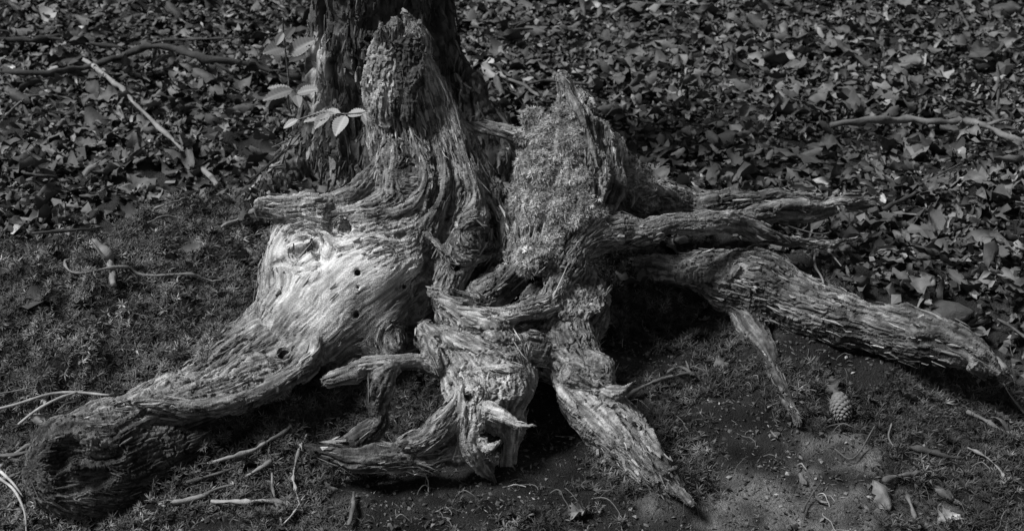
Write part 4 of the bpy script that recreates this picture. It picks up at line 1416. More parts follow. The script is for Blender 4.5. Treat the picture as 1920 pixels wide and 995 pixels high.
# leaves lying on the moss and soil in front, one by one
FRONT = [
    (1752, 848, .040, 'oval', 1.5, .22, 'pale upright ragged leaf standing on the dark moss at lower right'),
    (1652, 940, .046, 'lobed', .3, .15, 'flat pointed leaf half buried beside the sandy soil patch'),
    (1768, 932, .050, 'oval', .9, .10, 'dark folded leaf on moss at the lower right'),
    (1780, 978, .040, 'lobed', 2.1, .28, 'crumpled bright leaf scrap at the bottom edge on the right'),
    (1082, 968, .044, 'lobed', 2.4, .17, 'torn pointed leaf below the front roots near the bottom edge'),
    (158, 570, .030, 'lobed', 1.9, .20, 'small torn pale leaf standing in the moss bank'),
    (82, 752, .032, 'narrow', .2, .24, 'narrow pale leaf standing upright left of the big root'),
    (90, 800, .060, 'oval', 1.2, .22, 'broad curled pale leaf leaning on the end of the big root'),
    (402, 552, .022, 'oval', 1.4, .15, 'tiny two-lobed leaf on the moss beside the stump'),
    (75, 496, .026, 'oval', .2, .17, 'small rounded leaf lying on the upper moss bank'),
    (1475, 765, .036, 'oval', 1.0, .18, 'small leaf resting against the thin hanging root'),
    (1355, 690, .030, 'lobed', .5, .12, 'shaded crumpled leaf in the hollow below the right roots'),
    (1330, 690, .024, 'oval', 2.5, .11, 'small shaded leaf beside the arched twig end'),
    (1285, 585, .026, 'oval', .8, .10, 'small leaf high in the shaded hollow'),
    (1320, 605, .030, 'narrow', 2.2, .12, 'narrow leaf in the shaded hollow under the right roots'),
    (1618, 955, .026, 'narrow', .8, .12, 'narrow leaf lying on sandy soil near the bottom edge'),
    (1535, 943, .024, 'oval', 1.0, .14, 'small leaf curled on the pale sandy soil'),
    (1450, 822, .018, 'oval', .4, .15, 'tiny round leaf above the sandy soil'),
    (1725, 885, .030, 'narrow', 1.57, .18, 'narrow curled leaf lying crosswise on the lower right moss'),
    (1880, 905, .028, 'lobed', 2.8, .2, 'torn pale leaf at the right edge on star moss'),
    (112, 640, .014, 'narrow', .6, .2, 'tiny pale leaf fragment in the middle of the moss bank'),
    (620, 920, .022, 'oval', 1.6, .12, 'small oval leaf on the ground below the forked root'),
    (1795, 640, .020, 'narrow', .6, .2, 'thin leaf lying just behind the tip of the broad root'),
    (1700, 745, .040, 'lobed', 1.1, .10, 'dark lobed leaf under the tip of the broad right root'),
    (1640, 760, .036, 'lobed', 2.2, .08, 'shaded lobed leaf near the pine cone'),
    (1800, 740, .024, 'narrow', .4, .16, 'small pointed leaf below the broad root tip'),
    (1880, 790, .030, 'oval', .9, .14, 'small curled leaf at the right edge below the root tip'),
    (200, 725, .014, 'oval', 1.3, .12, 'small scrap of leaf beside the long grass stalk'),
    (40, 870, .040, 'lobed', 2.0, .10, 'dark shredded leaf at the left edge under the grass blades'),
    (985, 955, .020, 'narrow', .9, .12, 'thin scrap of leaf below the hooked prongs'),
    (300, 950, .022, 'oval', 1.2, .24, 'small bright leaf on the ground below the big root'),
    (465, 480, .026, 'narrow', .9, .2, 'pale curled leaf on the moss just left of the stump'),
    (1505, 905, .02, 'oval', .5, .1, 'small dark leaf at the upper edge of the sandy soil'),
    (1560, 700, .026, 'oval', 2.1, .08, 'small shaded leaf behind the pine cone'),
]
for k, (px, py, s, kind, yw, tn_, lab) in enumerate(FRONT):
    P, F, t = leaf_mesh(kind, 300 + k, 6, 10)
    me = mesh_np('fallen_leaf', P * s * 1.25, F, M_LEAF, True, {'tone': t / .2 * tn_ * .9})
    g = on_ground(px, py, .004)
    o = obj('fallen_leaf', me, None, g + np.array([0, 0, .010]))
    o.rotation_euler = (rnd.uniform(.15, .7), rnd.uniform(-.3, .3), yw)
    tag(o, lab, 'leaf')
print('leaves', round(time.time() - T0, 1))

# ================================================================== GROUND MOSS
def moss_density(x, y):
    P = np.stack([x, y, 0 * x], -1)
    left = sstep(-.05, -.35, x) * (1 - litter_mask(x, y))
    pat = sstep(-.35, .35, fbm(P, .16, 3, 17) + .15)
    d = np.maximum(left * sstep(-.42, -.25, y + .1 * x * 0), pat * .85)
    d = d * (1 - .93 * sand_mask(P)) * (1 - litter_mask(x, y))
    return d


nmx = 70000
x = rng.uniform(-1.3, 1.45, nmx)
y = rng.uniform(-.9, .55, nmx)
k = rng.random(nmx) < moss_density(x, y)
k &= np.abs(x) < (y + 2.45) * math.tan(R(20)) * 1.1 + .12
x, y = x[k], y[k]
P = np.stack([x, y, ground_height(x, y)], 1)
cl = np.clip(noise(P * np.array([1, 1, 0]), .03, 55), -1, 1.6)
P[:, 2] += .003 + .008 * cl + rng.uniform(0, .009, len(x))
e = .01
Nn = np.stack([-(ground_height(x + e, y) - ground_height(x - e, y)) / (2 * e), -(ground_height(x, y + e) - ground_height(x, y - e)) / (2 * e), np.ones_like(x)], 1)
Nn += rng.normal(0, .30, Nn.shape)
Nn /= np.linalg.norm(Nn, axis=1, keepdims=True)
tn_ = .036 * np.exp(.4 * noise(P, .045, 57)) * rng.lognormal(0, .55, len(x)) * (1 + .85 * sstep(-.2, -.7, x))
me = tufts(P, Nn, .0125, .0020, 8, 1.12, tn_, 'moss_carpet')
tag(obj('moss_carpet', me), 'dense carpet of dark star-shaped moss around the stump', 'moss', kind='stuff')
print('moss carpet', len(x), round(time.time() - T0, 1))

# ================================================================== CRUMBS AND NEEDLES
nc = 38000
x = rng.uniform(-1.2, 1.3, nc)
y = rng.uniform(-.85, .25, nc)
k = (litter_mask(x, y) < .5) & (rng.random(nc) < np.clip(1.1 - moss_density(x, y), .2, 1))
x, y = x[k], y[k]
nc = len(x)
P = np.stack([x, y, ground_height(x, y) + .003], 1)
rr = rng.lognormal(math.log(.0020), .6, nc)
asp = np.where(rng.random(nc) < .45, rng.uniform(3, 9, nc), rng.uniform(.8, 1.6, nc))
yawc = rng.uniform(0, 2 * math.pi, nc)
Rc = rot_from(yawc, rng.normal(0, .3, nc), None, rng.uniform(-.8, .8, nc))
OCT = np.array([(1, 0, 0), (-1, 0, 0), (0, 1, 0), (0, -1, 0), (0, 0, .6), (0, 0, -.6)], float)
OF = np.array([(0, 2, 4), (2, 1, 4), (1, 3, 4), (3, 0, 4), (2, 0, 5), (1, 2, 5), (3, 1, 5), (0, 3, 5)])
Sv = np.repeat(OCT[None], nc, 0) * np.stack([rr / np.sqrt(asp), rr * asp ** .8, rr / np.sqrt(asp)], 1)[:, None]
Sv *= rng.uniform(.6, 1.3, Sv.shape)
rr_big = (rng.random(nc) < .10) & (asp < 2)                                         # clods of earth
Sv[rr_big] *= 1.7
Sv = np.clip(Sv, -.0065, .0065)
W = np.einsum('nij,nvj->nvi', Rc, Sv) + P[:, None]
F = (OF[None] + (np.arange(nc) * 6)[:, None, None]).reshape(-1, 3)
tt = rng.lognormal(math.log(.06), .65, nc)
tt[rr_big] = .035 + .05 * sand_mask(P)[rr_big]
tt = np.repeat(np.clip(tt, .02, .4), 6)
me = mesh_np('forest_debris', W.reshape(-1, 3), F, M_CRUMB, False, {'tone': tt})
tag(obj('forest_debris', me), 'crumbs of soil, wood chips and fallen needles scattered on the ground', 'debris', kind='stuff')


# fine dead rootlets and grass threads
nr = 520
x = rng.uniform(-1.15, 1.25, nr)
y = rng.uniform(-.85, .1, nr)
VVr, Fr, Tr, b0 = [], [], [], 0
for i in range(nr):
    n_ = 9
    a0 = rng.uniform(0, 6.28)
    L_ = rng.uniform(.02, .075)
    ang = a0 + np.cumsum(rng.normal(0, .28, n_))
    px_ = x[i] + np.cumsum(np.cos(ang)) * L_ / n_
    py_ = y[i] + np.cumsum(np.sin(ang)) * L_ / n_
    pz_ = ground_height(px_, py_) + .004 + np.sin(np.linspace(0, 3.14, n_)) * rng.uniform(0, .018)
    w_ = rng.uniform(.0004, .0010)
    c3 = np.stack([px_, py_, pz_], 1)
    s3 = np.stack([-np.sin(ang), np.cos(ang), 0 * ang], 1) * w_
    VVr.append(np.stack([c3 - s3, c3 + s3, c3 + np.array([0, 0, 1.6 * w_])], 1).reshape(-1, 3))
    for k in range(n_ - 1):
        o_ = b0 + k * 3
        for a_, b_ in ((0, 1), (1, 2), (2, 0)):
            Fr.append((o_ + a_, o_ + b_, o_ + 3 + b_, o_ + 3 + a_))
    b0 += n_ * 3
    Tr += [float(np.clip(rng.lognormal(math.log(.09), .5), .02, .35))] * (n_ * 3)
tag(obj('rootlet_threads', mesh_np('rootlet_threads', np.concatenate(VVr), np.array(Fr), M_CRUMB, False, {'tone': Tr})), 'fine dead rootlets and grass threads lying over moss and soil', 'rootlets', kind='stuff')


# ================================================================== TWIGS, BRANCHES, STALKS
def on_g(pts, lift=1.0):
    C = []
    for q in pts:
        px, py, r = q[:3]
        up = q[3] if len(q) > 3 else 0
        if px < 520 and 380 < py < 860 and up < .03:      # rests on top of the moss tufts
            up += .009
        p = on_ground(px, py, .0 + up)
        s = np.linalg.norm(p - CAM) / FPX
        p = p + np.array([0, 0, r * s * lift])
        C.append([*p, r * s])
    return C


def twig(name, pts, tone_v, label, cat='twig', sides=7, gnarl=.5, subs=(), group=None, lift=1.0, flat=1.0):
    me = tube_mesh(name, on_g(pts, lift), M_TWIG, tone_v, sides, gnarl, flat)
    if not subs:
        return tag(obj(name, me), label, cat, group)
    root = empty(name, on_g(pts)[0][:3], label, cat, group)
    me.transform(Matrix.Translation(-root.location))
    obj('stem', me, root)
    for sp in subs:
        m2 = tube_mesh('side_shoot', on_g(sp, lift), M_TWIG, tone_v, 5, gnarl)
        m2.transform(Matrix.Translation(-root.location))
        obj('side_shoot', m2, root)
    return root


U = .025
twig('fallen_branch', [(-60, 142, 6, U), (0, 141, 6, U), (90, 143, 6.5, U), (150, 134, 6, U), (205, 118, 6, .04), (250, 104, 6, .05), (288, 94, 7, .06), (340, 104, 7.5, .055), (400, 121, 8, .045), (470, 132, 7, .03), (560, 150, 5, U)], .035,
     'long dark bent branch lying across the leaves left of the live trunk', 'branch', 8, .35, subs=[[(288, 94, 5, .06), (284, 86, 3, .07)], [(400, 121, 4, .045), (430, 138, 3, .04), (445, 150, 2, .02)]])
twig('fallen_branch', [(146, 108, 3.5, U), (178, 130, 5, .04), (225, 168, 5, .06), (250, 195, 4, .05), (300, 245, 4.5, .04), (350, 292, 4.5, .03), (385, 325, 5, .02), (408, 352, 6, .015)], .2,
     'pale straight peeled stick slanting across the leaves at upper left', 'stick', 7, .3)
twig('fallen_branch', [(-40, 78, 4, U), (60, 80, 4.5, U), (120, 72, 4, U), (170, 84, 3.5, U), (240, 93, 2.5, U)], .03, 'dark branch at the top left edge behind the bent branch', 'branch', 6)
twig('twig', [(-20, 55, 1.8, U), (80, 72, 1.8, .04), (200, 86, 1.6, .03), (232, 96, 1.2, U)], .03, 'thin dark twig at top left, highest of the twigs there', 'twig', 5)
twig('twig', [(280, 82, 2, U), (345, 76, 2.2, U), (420, 74, 2, U), (470, 70, 1.5, U)], .05, 'thin twig behind the bend of the dark branch', 'twig', 5)
twig('twig', [(10, 218, 1.8, U), (26, 204, 2.2, .03), (44, 188, 2, .035)], .16, 'short pale twig near the left edge in the leaves', 'twig', 5)
twig('twig', [(40, 180, 1.5, U), (115, 182, 1.6, U), (140, 195, 1.5, .03), (143, 225, 1.4, U)], .05, 'thin bent twig below the bent branch at left', 'twig', 5)
twig('twig', [(172, 458, 7, .004), (190, 478, 8.5, .006), (206, 500, 8, .008), (212, 520, 7, .006), (215, 540, 6, .004)], .15, 'thick broken piece of branch standing in the moss bank', 'twig', 8, .4)
twig('twig', [(134, 486, 2, .012), (121, 496, 2.8, .012), (134, 510, 2.4, .014), (168, 511, 2.2, .016), (205, 505, 2.8, .02), (240, 505, 3.4, .02), (262, 518, 2.8, .018), (300, 520, 2.6, .015), (350, 516, 2.5, .015), (375, 521, 2.2, .014), (402, 530, 2, .010)], .15,
     'long wavy twig lying over the moss bank', 'twig', 7, .4, subs=[[(240, 508, 2.4, .02), (255, 522, 2, .012), (260, 530, 1.4, .004)], [(400, 528, 2, .01), (416, 525, 1.4, .01)]])
twig('twig', [(160, 436, 1, .05), (185, 470, 1.3, .04), (205, 510, 1.2, .03)], .05, 'thin dark stem leaning on the broken branch piece in the moss', 'twig', 5)
twig('twig', [(290, 392, 2.2, .012), (335, 378, 2.2, .016), (362, 370, 1.6, .016)], .16, 'upper of two thin twigs at the moss edge left of the trunk root', 'twig', 5)
twig('twig', [(278, 420, 2, .01), (310, 408, 2.2, .012), (350, 416, 1.8, .01)], .14, 'lower of two thin twigs at the moss edge left of the trunk root', 'twig', 5)
twig('twig', [(415, 428, 3, .006), (450, 412, 4, .01), (480, 398, 4, .02)], .16, 'short twig at the foot of the trunk root', 'twig', 5)
twig('grass_stalk', [(-30, 775, 2.6, .03), (30, 760, 2.8, .035), (90, 742, 3, .03), (140, 738, 3, .02), (205, 743, 2.4, .012)], .28, 'long bent dry stalk lying beside the big root at left', 'stalk', 6, .15)
twig('grass_stalk', [(35, 798, 3, .01), (70, 770, 2.8, .03), (112, 748, 2.6, .04), (145, 737, 2.2, .04)], .22, 'dry stalk crossing the long stalk at left', 'stalk', 6, .15)
twig('grass_stalk', [(-20, 742, 1.6, .04), (25, 735, 1.8, .04), (70, 724, 1.0, .04)], .12, 'short dark grass blade at the left edge above the long stalk', 'stalk', 4, .1)
twig('grass_stalk', [(0, 885, 4, .01), (25, 908, 2.6, .03), (44, 932, 1.5, .02)], .36, 'pale grass blade ending at the left edge, upper of the pair', 'grass blade', 5, .1)
twig('grass_stalk', [(-5, 895, 3, .02), (28, 922, 3, .03), (46, 960, 2.4, .025), (50, 1000, 2, .01)], .33, 'pale curved grass blade falling to the bottom left corner', 'grass blade', 5, .1)
twig('grass_stalk', [(-10, 858, 5, .02), (30, 856, 6, .02), (60, 850, 5, .01)], .10, 'broad dark grass blade at the left edge touching the big root', 'grass blade', 5, .1, flat=.3)
for j, (pts, tn_, lab) in enumerate([
    ([(300, 948, 4), (370, 938, 4.5), (430, 912, 4.5), (480, 885, 4), (510, 868, 3.5)], .17, 'knobbly twig lying parallel below the big root'),
    ([(390, 870, 3), (440, 858, 4), (490, 838, 4), (520, 820, 3.5), (545, 800, 3)], .17, 'twig tucked against the underside of the big root'),
    ([(400, 943, 4), (450, 946, 4.5), (510, 943, 4), (560, 948, 3.2)], .24, 'short pale straight twig near the bottom edge left of centre'),
    ([(510, 890, 3), (512, 920, 3), (520, 950, 3), (530, 985, 2.4)], .15, 'thin upright twig crossing the short pale twig'),
    ([(575, 815, 2.2), (560, 850, 2.6), (550, 890, 2.6), (556, 925, 2.4), (570, 960, 2)], .20, 'curved thin stalk hanging beside the forked root'),
    ([(530, 985, 1.6), (548, 965, 1.6), (572, 930, 1.4)], .36, 'bright thin straw near the bottom edge'),
    ([(350, 905, 3), (420, 885, 3), (480, 862, 2.6), (530, 850, 2)], .09, 'dark twig lying between two paler twigs below the big root'),
    ([(655, 985, 4), (660, 955, 4.5), (664, 925, 4)], .12, 'upright broken twig below the forked root'),
    ([(0, 905, 4), (40, 890, 4.5), (80, 875, 4)], .10, 'dark twig at the left edge beside the root end'),
    ([(0, 880, 3), (20, 865, 5), (48, 845, 5), (60, 838, 4)], .15, 'stubby twig at the left edge above the grass blades'),
    ([(1165, 755, 4.5), (1195, 732, 4), (1240, 713, 3.4), (1285, 703, 3), (1302, 706, 2.4)], .10, 'long arched dark twig right of the stubbed front root'),
    ([(1250, 700, 3), (1275, 690, 3.4), (1298, 705, 3)], .09, 'short twig joining the end of the arched twig'),
    ([(1295, 705, 2), (1290, 690, 2), (1286, 678, 1.6)], .09, 'tiny upright twig at the end of the arched twig'),
    ([(1640, 800, 1.6), (1600, 860, 1.8), (1565, 842, 1.6)], .10, 'thin curved stem lying above the sandy soil'),
    ([(1672, 795, 1.6), (1667, 820, 1.8), (1680, 838, 1.5), (1702, 818, 1.4)], .16, 'small hooked twig on the dark moss at lower right'),
    ([(1700, 842, 4), (1730, 850, 5), (1765, 858, 4.5), (1800, 862, 3)], .06, 'dark half buried twig behind the upright ragged leaf'),
    ([(1815, 775, 4), (1850, 792, 4.5), (1885, 812, 4), (1930, 835, 4)], .11, 'mossy stick at the right edge below the root tip'),
    ([(1815, 842, 2.6), (1850, 860, 3), (1875, 885, 2.4), (1890, 930, 2)], .16, 'thin crooked stem at the right edge in the star moss'),
    ([(1655, 905, 5), (1690, 895, 6), (1722, 888, 5)], .09, 'short mossy stick in front of the narrow curled leaf'),
    ([(1880, 720, 1.8), (1895, 745, 2), (1925, 780, 1.8)], .07, 'thin dark root strand running down from the broad root tip'),
    ([(1440, 765, 2.2), (1452, 758, 2), (1470, 755, 1.8)], .17, 'tiny pale stalk of the leaf against the hanging root'),
    ([(1165, 860, 1.5), (1172, 885, 1.5), (1170, 905, 1.2)], .14, 'tiny twig under the split pale root'),
    ([(1505, 960, 1.6), (1520, 930, 1.6), (1540, 905, 1.2)], .07, 'fine dark stem across the sandy soil'),
    ([(1700, 930, 3), (1712, 960, 3), (1725, 990, 2.4)], .10, 'short dark stem beside the flat pointed leaf'),
]):
    twig('twig', [(a, b, c, .013) for a, b, c in pts], tn_, lab, 'twig', 6, .5)
twig('fallen_branch', [(1560, 240, 5, U), (1640, 233, 7, .04), (1700, 231, 6.5, .045), (1760, 232, 6.5, .045), (1810, 233, 6, .04), (1850, 243, 5.5, .035), (1890, 262, 6, .03), (1940, 272, 5, U)], .13,
     'grey branch lying on the leaves beyond the roots at far right', 'branch', 8, .35, subs=[[(1840, 240, 4, .035), (1880, 228, 3, .04), (1905, 232, 2, U)]])
for pts, tn_, lab in [
    ([(1460, 140, 1.8), (1540, 160, 2), (1590, 135, 2), (1660, 132, 1.6)], .05, 'thin angled twig on the leaves in the upper right'),
    ([(1470, 180, 1.8), (1510, 192, 2), (1550, 170, 1.6)], .05, 'short dark twig below the thin angled twig'),
    ([(1790, 0, 2.2), (1805, 35, 2.6), (1822, 65, 2.2)], .06, 'thin twig slanting in at the top edge on the right'),
    ([(1870, 120, 2), (1872, 170, 2.4), (1868, 215, 2)], .05, 'thin upright stem in the leaves at far right'),
    ([(1700, 360, 2), (1740, 340, 2.2), (1800, 310, 2)], .06, 'thin arched twig beyond the long pale splinter'),
    ([(1660, 395, 4), (1690, 378, 4), (1740, 352, 3)], .05, 'dark stick starting at the tip of the pale splinter'),
    ([(1530, 470, 2), (1525, 495, 2.4), (1540, 520, 2.2), (1545, 540, 1.6)], .15, 'pale crooked twig above the broad right root'),
    ([(1530, 452, 2), (1560, 480, 1.8), (1578, 500, 1.4)], .15, 'thin straight pale twig above the broad right root'),
    ([(1870, 600, 2.4), (1900, 618, 3), (1930, 640, 2.4)], .09, 'short twig at the right edge beyond the root'),
    ([(1460, 420, 1.8), (1540, 440, 1.8), (1590, 418, 1.5)], .06, 'thin dark twig between the two right hand roots'),
    ([(970, 50, 2.4), (1000, 40, 2.6), (930, 56, 2)], .06, 'dark twig on the leaves just right of the live trunk'),
    ([(880, 55, 2.6), (940, 58, 3), (1000, 57, 2.4)], .05, 'long dark twig at the top right of the live trunk'),
    ([(940, 145, 1.8), (985, 165, 3.4), (1020, 192, 3)], .09, 'short slanting twig left of the mossy root tip'),
    ([(990, 160, 3), (1030, 155, 4), (1100, 160, 2.5)], .05, 'dark stick passing behind the mossy root tip'),
    ([(1125, 205, 3.5), (1150, 190, 3.5), (1165, 178, 2.5)], .14, 'short pale stick right of the mossy root tip'),
    ([(1180, 5, 2), (1260, 12, 2.2), (1330, 10, 1.6)], .07, 'thin twig at the top edge right of centre'),
    ([(1620, 20, 2), (1700, 60, 2.2), (1716, 70, 1.6)], .05, 'thin twig in the upper right leaves'),
    ([(10, 312, 3), (60, 330, 3.4), (110, 336, 2.6)], .05, 'dark stick in the leaves at the left edge above the moss'),
    ([(60, 440, 2.4), (120, 436, 3), (180, 430, 2)], .04, 'dark stick at the boundary of leaves and moss'),
]:
    twig('twig', [(a, b, c, .03) for a, b, c in pts], tn_, lab, 'twig', 5, .4)
print('twigs', round(time.time() - T0, 1))


# ================================================================== SEEDLINGS WITH LEAVES BESIDE THE TRUNK
def ribbed_leaf(base_p, tip_p, width, tone_v, up=(0, -.3, 1), fold=.25, droop=.15, ribs=9):
    base_p, tip_p = np.array(base_p), np.array(tip_p)
    L = np.linalg.norm(tip_p - base_p)
    d = (tip_p - base_p) / L
    n = np.array(up, float)
    n -= d * (n @ d)
    n /= np.linalg.norm(n)
    s = np.cross(d, n)
    nv, nu = ribs * 2, 6
    P, t = [], []
    for i in range(nv + 1):
        v = i / nv
        w = width * (math.sin(math.pi * min(1, v * .97 + .015) ** .8) ** .75)
        tooth = 1 + (.10 if i % 2 else -.02)
        for j in range(nu + 1):
            u = j / nu * 2 - 1
            au = abs(u)
            vv = v + au * .10 * (1 - v)          # side veins sweep towards the tip
            pleat = (.05 if i % 2 else -.05) * width * 2 * min(1, au * 2)
            x = u * w * (tooth if au > .9 else 1)
            P.append(base_p + d * vv * L + s * x + n * (au * w * fold + pleat - droop * L * v * v))
            t.append(tone_v * (1.35 if j == nu // 2 else (1.12 if i % 2 else .85)))
    m = nu + 1
    i = (np.arange(nv)[:, None] * m + np.arange(nu)[None]).ravel()
    F = np.stack([i, i + 1, i + m + 1, i + m], 1)
    return np.array(P), F, np.array(t)


def seedling(stem_px, Y, leaves, label, rpx=2.2, shoots=()):
    C = [[*at(px, py, Y)[0], rpx * at(px, py, Y)[1] * (1 - .5 * k / len(stem_px))] for k, (px, py) in enumerate(stem_px)]
    root = empty('seedling', C[0][:3], label, 'seedling')
    me = tube_mesh('stem', C, M_TWIG, .09, 6, .15)
    me.transform(Matrix.Translation(-root.location))
    obj('stem', me, root)
    for sh in shoots:
        C2 = [[*at(px, py, Yk)[0], 1.5 * at(px, py, Yk)[1]] for px, py, Yk in sh]
        me = tube_mesh('side_shoot', C2, M_TWIG, .14, 5, .15)
        me.transform(Matrix.Translation(-root.location))
        obj('side_shoot', me, root)
    for (x1, y1, Y1, x2, y2, Y2, w, tn_, up) in leaves:
        a, s = at(x1, y1, Y1)
        b, _ = at(x2, y2, Y2)
        P, F, t = ribbed_leaf(a, b, w * s, tn_, up)
        obj('leaf', mesh_np('leaf', local(P, root), F, M_GREEN, True, {'tone': t}), root)
    return root


seedling([(546, 215), (540, 190), (541, 150), (537, 110), (533, 80), (530, 35)], .62, [
    (537, 88, .61, 494, 96, .58, 15, .10, (0, -.7, 1)), (539, 104, .61, 586, 72, .60, 17, .09, (.2, -.8, 1)), (533, 60, .62, 516, 84, .60, 8, .09, (0, -.7, 1)),
    (541, 118, .62, 570, 100, .66, 10, .05, (0, -.5, 1)), (535, 75, .62, 552, 45, .68, 8, .05, (0, -.6, 1)),
    (552, 168, .58, 494, 182, .54, 13, .12, (0, -.6, 1)), (552, 172, .58, 500, 160, .60, 9, .10, (0, -.6, 1)), (556, 176, .57, 592, 164, .55, 11, .12, (.1, -.7, 1)), (556, 178, .57, 582, 150, .62, 10, .10, (0, -.7, 1)), (556, 178, .57, 560, 196, .52, 9, .12, (0, -.8, 1))],
    'small leafy seedling growing upright left of the live trunk', 2.4, shoots=[[(541, 110, .62), (560, 96, .61), (580, 84, .60)], [(546, 205, .62), (553, 185, .59), (558, 174, .57)]])
seedling([(655, 300), (650, 262), (636, 225), (628, 212)], .44, [
    (632, 212, .43, 570, 222, .40, 11, .19, (0, -.45, 1)), (618, 210, .43, 590, 236, .38, 11, .2, (-.1, -.7, 1)), (648, 216, .42, 628, 248, .36, 14, .24, (-.2, -.9, .9)), (640, 212, .42, 600, 207, .45, 9, .18, (0, -.5, 1)),
    (650, 216, .42, 686, 208, .40, 10, .2, (0, -.6, 1)), (680, 212, .40, 694, 238, .37, 8, .2, (.1, -.8, 1)), (560, 224, .41, 530, 238, .40, 8, .20, (0, -.5, 1))],
    'seedling with bright ribbed leaves between live trunk and splintered stem', 1.8, shoots=[[(628, 212, .44), (600, 212, .42), (560, 224, .41)], [(628, 212, .44), (650, 214, .42), (684, 210, .40)]])

# ================================================================== PINE CONE
cone_top = on_ground(1566, 712, .03)
cone_bot = on_ground(1582, 790, .012)
cs = np.linalg.norm(cone_bot - CAM) / FPX
root = empty('pine_cone', cone_bot, 'closed pine cone with overlapping scales lying on dark moss under the right root', 'pine cone')
axis_v = Vector(cone_bot - cone_top).normalized()
q = axis_v.to_track_quat('Z', 'Y').to_matrix()
Lc = 62 * cs
Rr = 17.5 * cs
top_p = Vector(cone_bot) - axis_v * Lc


def cone_pt(v, ph, k=1.0):
    r = Rr * math.sin(math.pi * min(1, .12 + .82 * v)) ** .7 * k
    return top_p + axis_v * (v * Lc) + q @ Vector((math.cos(ph) * r, math.sin(ph) * r, 0))


Pc, Fc = [], []
for i in range(11):
    for j in range(12):
        Pc.append(cone_pt(i / 10, j * math.pi / 6, .86) - root.location)
for i in range(10):
    for j in range(12):
        Fc.append((i * 12 + j, i * 12 + (j + 1) % 12, (i + 1) * 12 + (j + 1) % 12, (i + 1) * 12 + j))
Fc.append(tuple(range(11))[::-1])
Fc.append(tuple(range(120, 132)))
me = bpy.data.meshes.new('core')
me.from_pydata(Pc, [], Fc)
me.materials.append(M_STONE)
obj('core', me, root)
bm = bmesh.new()
out = [(-.45, -.6, 0), (.45, -.6, 0), (.55, 0, .16), (.38, .42, .22), (0, .58, .2), (-.38, .42, .22), (-.55, 0, .16)]
vs = [bm.verts.new(p) for p in out]
vb = [bm.verts.new((x_, y_, z_ - .16)) for x_, y_, z_ in out]
c_ = bm.verts.new((0, .02, .30))
for i in range(7):
    bm.faces.new((vs[i], vs[(i + 1) % 7], c_))
    bm.faces.new((vs[(i + 1) % 7], vs[i], vb[i], vb[(i + 1) % 7]))
sm = bpy.data.meshes.new('scale')
bm.to_mesh(sm)
bm.free()
sm.materials.append(M_CONE)
sm.polygons.foreach_set('use_smooth', [True] * len(sm.polygons))
for k in range(92):
    v = .04 + .93 * k / 92
    ph = k * 2.39996
    p = cone_pt(v, ph, .97)
    o_ = (cone_pt(v, ph, 1.3) - cone_pt(v, ph, .5)).normalized()
    y_ = (axis_v - o_ * axis_v.dot(o_)).normalized()
    y_ = (y_ + o_ * .22).normalized()
    x_ = y_.cross(o_).normalized()
    z_ = x_.cross(y_)
    m_ = Matrix((x_, y_, z_)).transposed().to_4x4()
    o = obj('scale', sm, root)
    sz = Rr * .62 * (math.sin(math.pi * min(1, .16 + .8 * v)) ** .4)
    o.matrix_local = Matrix.Translation(p - root.location) @ m_ @ Matrix.Scale(sz, 4)
C = []
for k, (px, py, r) in enumerate([(1561, 704, 4), (1563, 714, 9), (1567, 726, 10), (1571, 740, 9)]):
    p = on_ground(px, py, .022)
    C.append([*p, r * cs * .8])
me = tube_mesh('stalk', C, M_TWIG, .06, 9, 1.1)
me.transform(Matrix.Translation(-root.location))
obj('stalk', me, root)


# ================================================================== STONES
def stone(px, py, sx, sy, sz, seed, label, sink=.3, yaw=0.):
    r_ = np.random.default_rng(seed)
    bm = bmesh.new()
    bmesh.ops.create_icosphere(bm, subdivisions=3, radius=1)
    for v in bm.verts:
        p = np.array(v.co)
        n = float(noise(p[None] + seed, .7, seed)[0]) * .16 + float(noise(p[None] + seed, .3, seed)[0]) * .05
        v.co = Vector(p * (1 + n) * np.array([sx, sy, sz]))
    me = bpy.data.meshes.new('stone')
    bm.to_mesh(me)
    bm.free()
    me.polygons.foreach_set('use_smooth', [True] * len(me.polygons))
    me.materials.append(M_STONE)
    g = on_ground(px, py)
    o = obj('stone', me, None, g + np.array([0, 0, sz * (1 - 2 * sink) + .004]))
    o.rotation_euler = (0, 0, yaw)
    return tag(o, label, 'stone')


stone(1772, 600, .052, .035, .018, 3, 'smooth flat grey stone behind the tip of the broad right root', .1, -.2)
stone(1455, 820, .008, .007, .006, 4, 'small pebble above the sandy soil left of the pine cone')
stone(445, 330, .012, .010, .008, 5, 'small rounded pebble in the leaves above the moss')

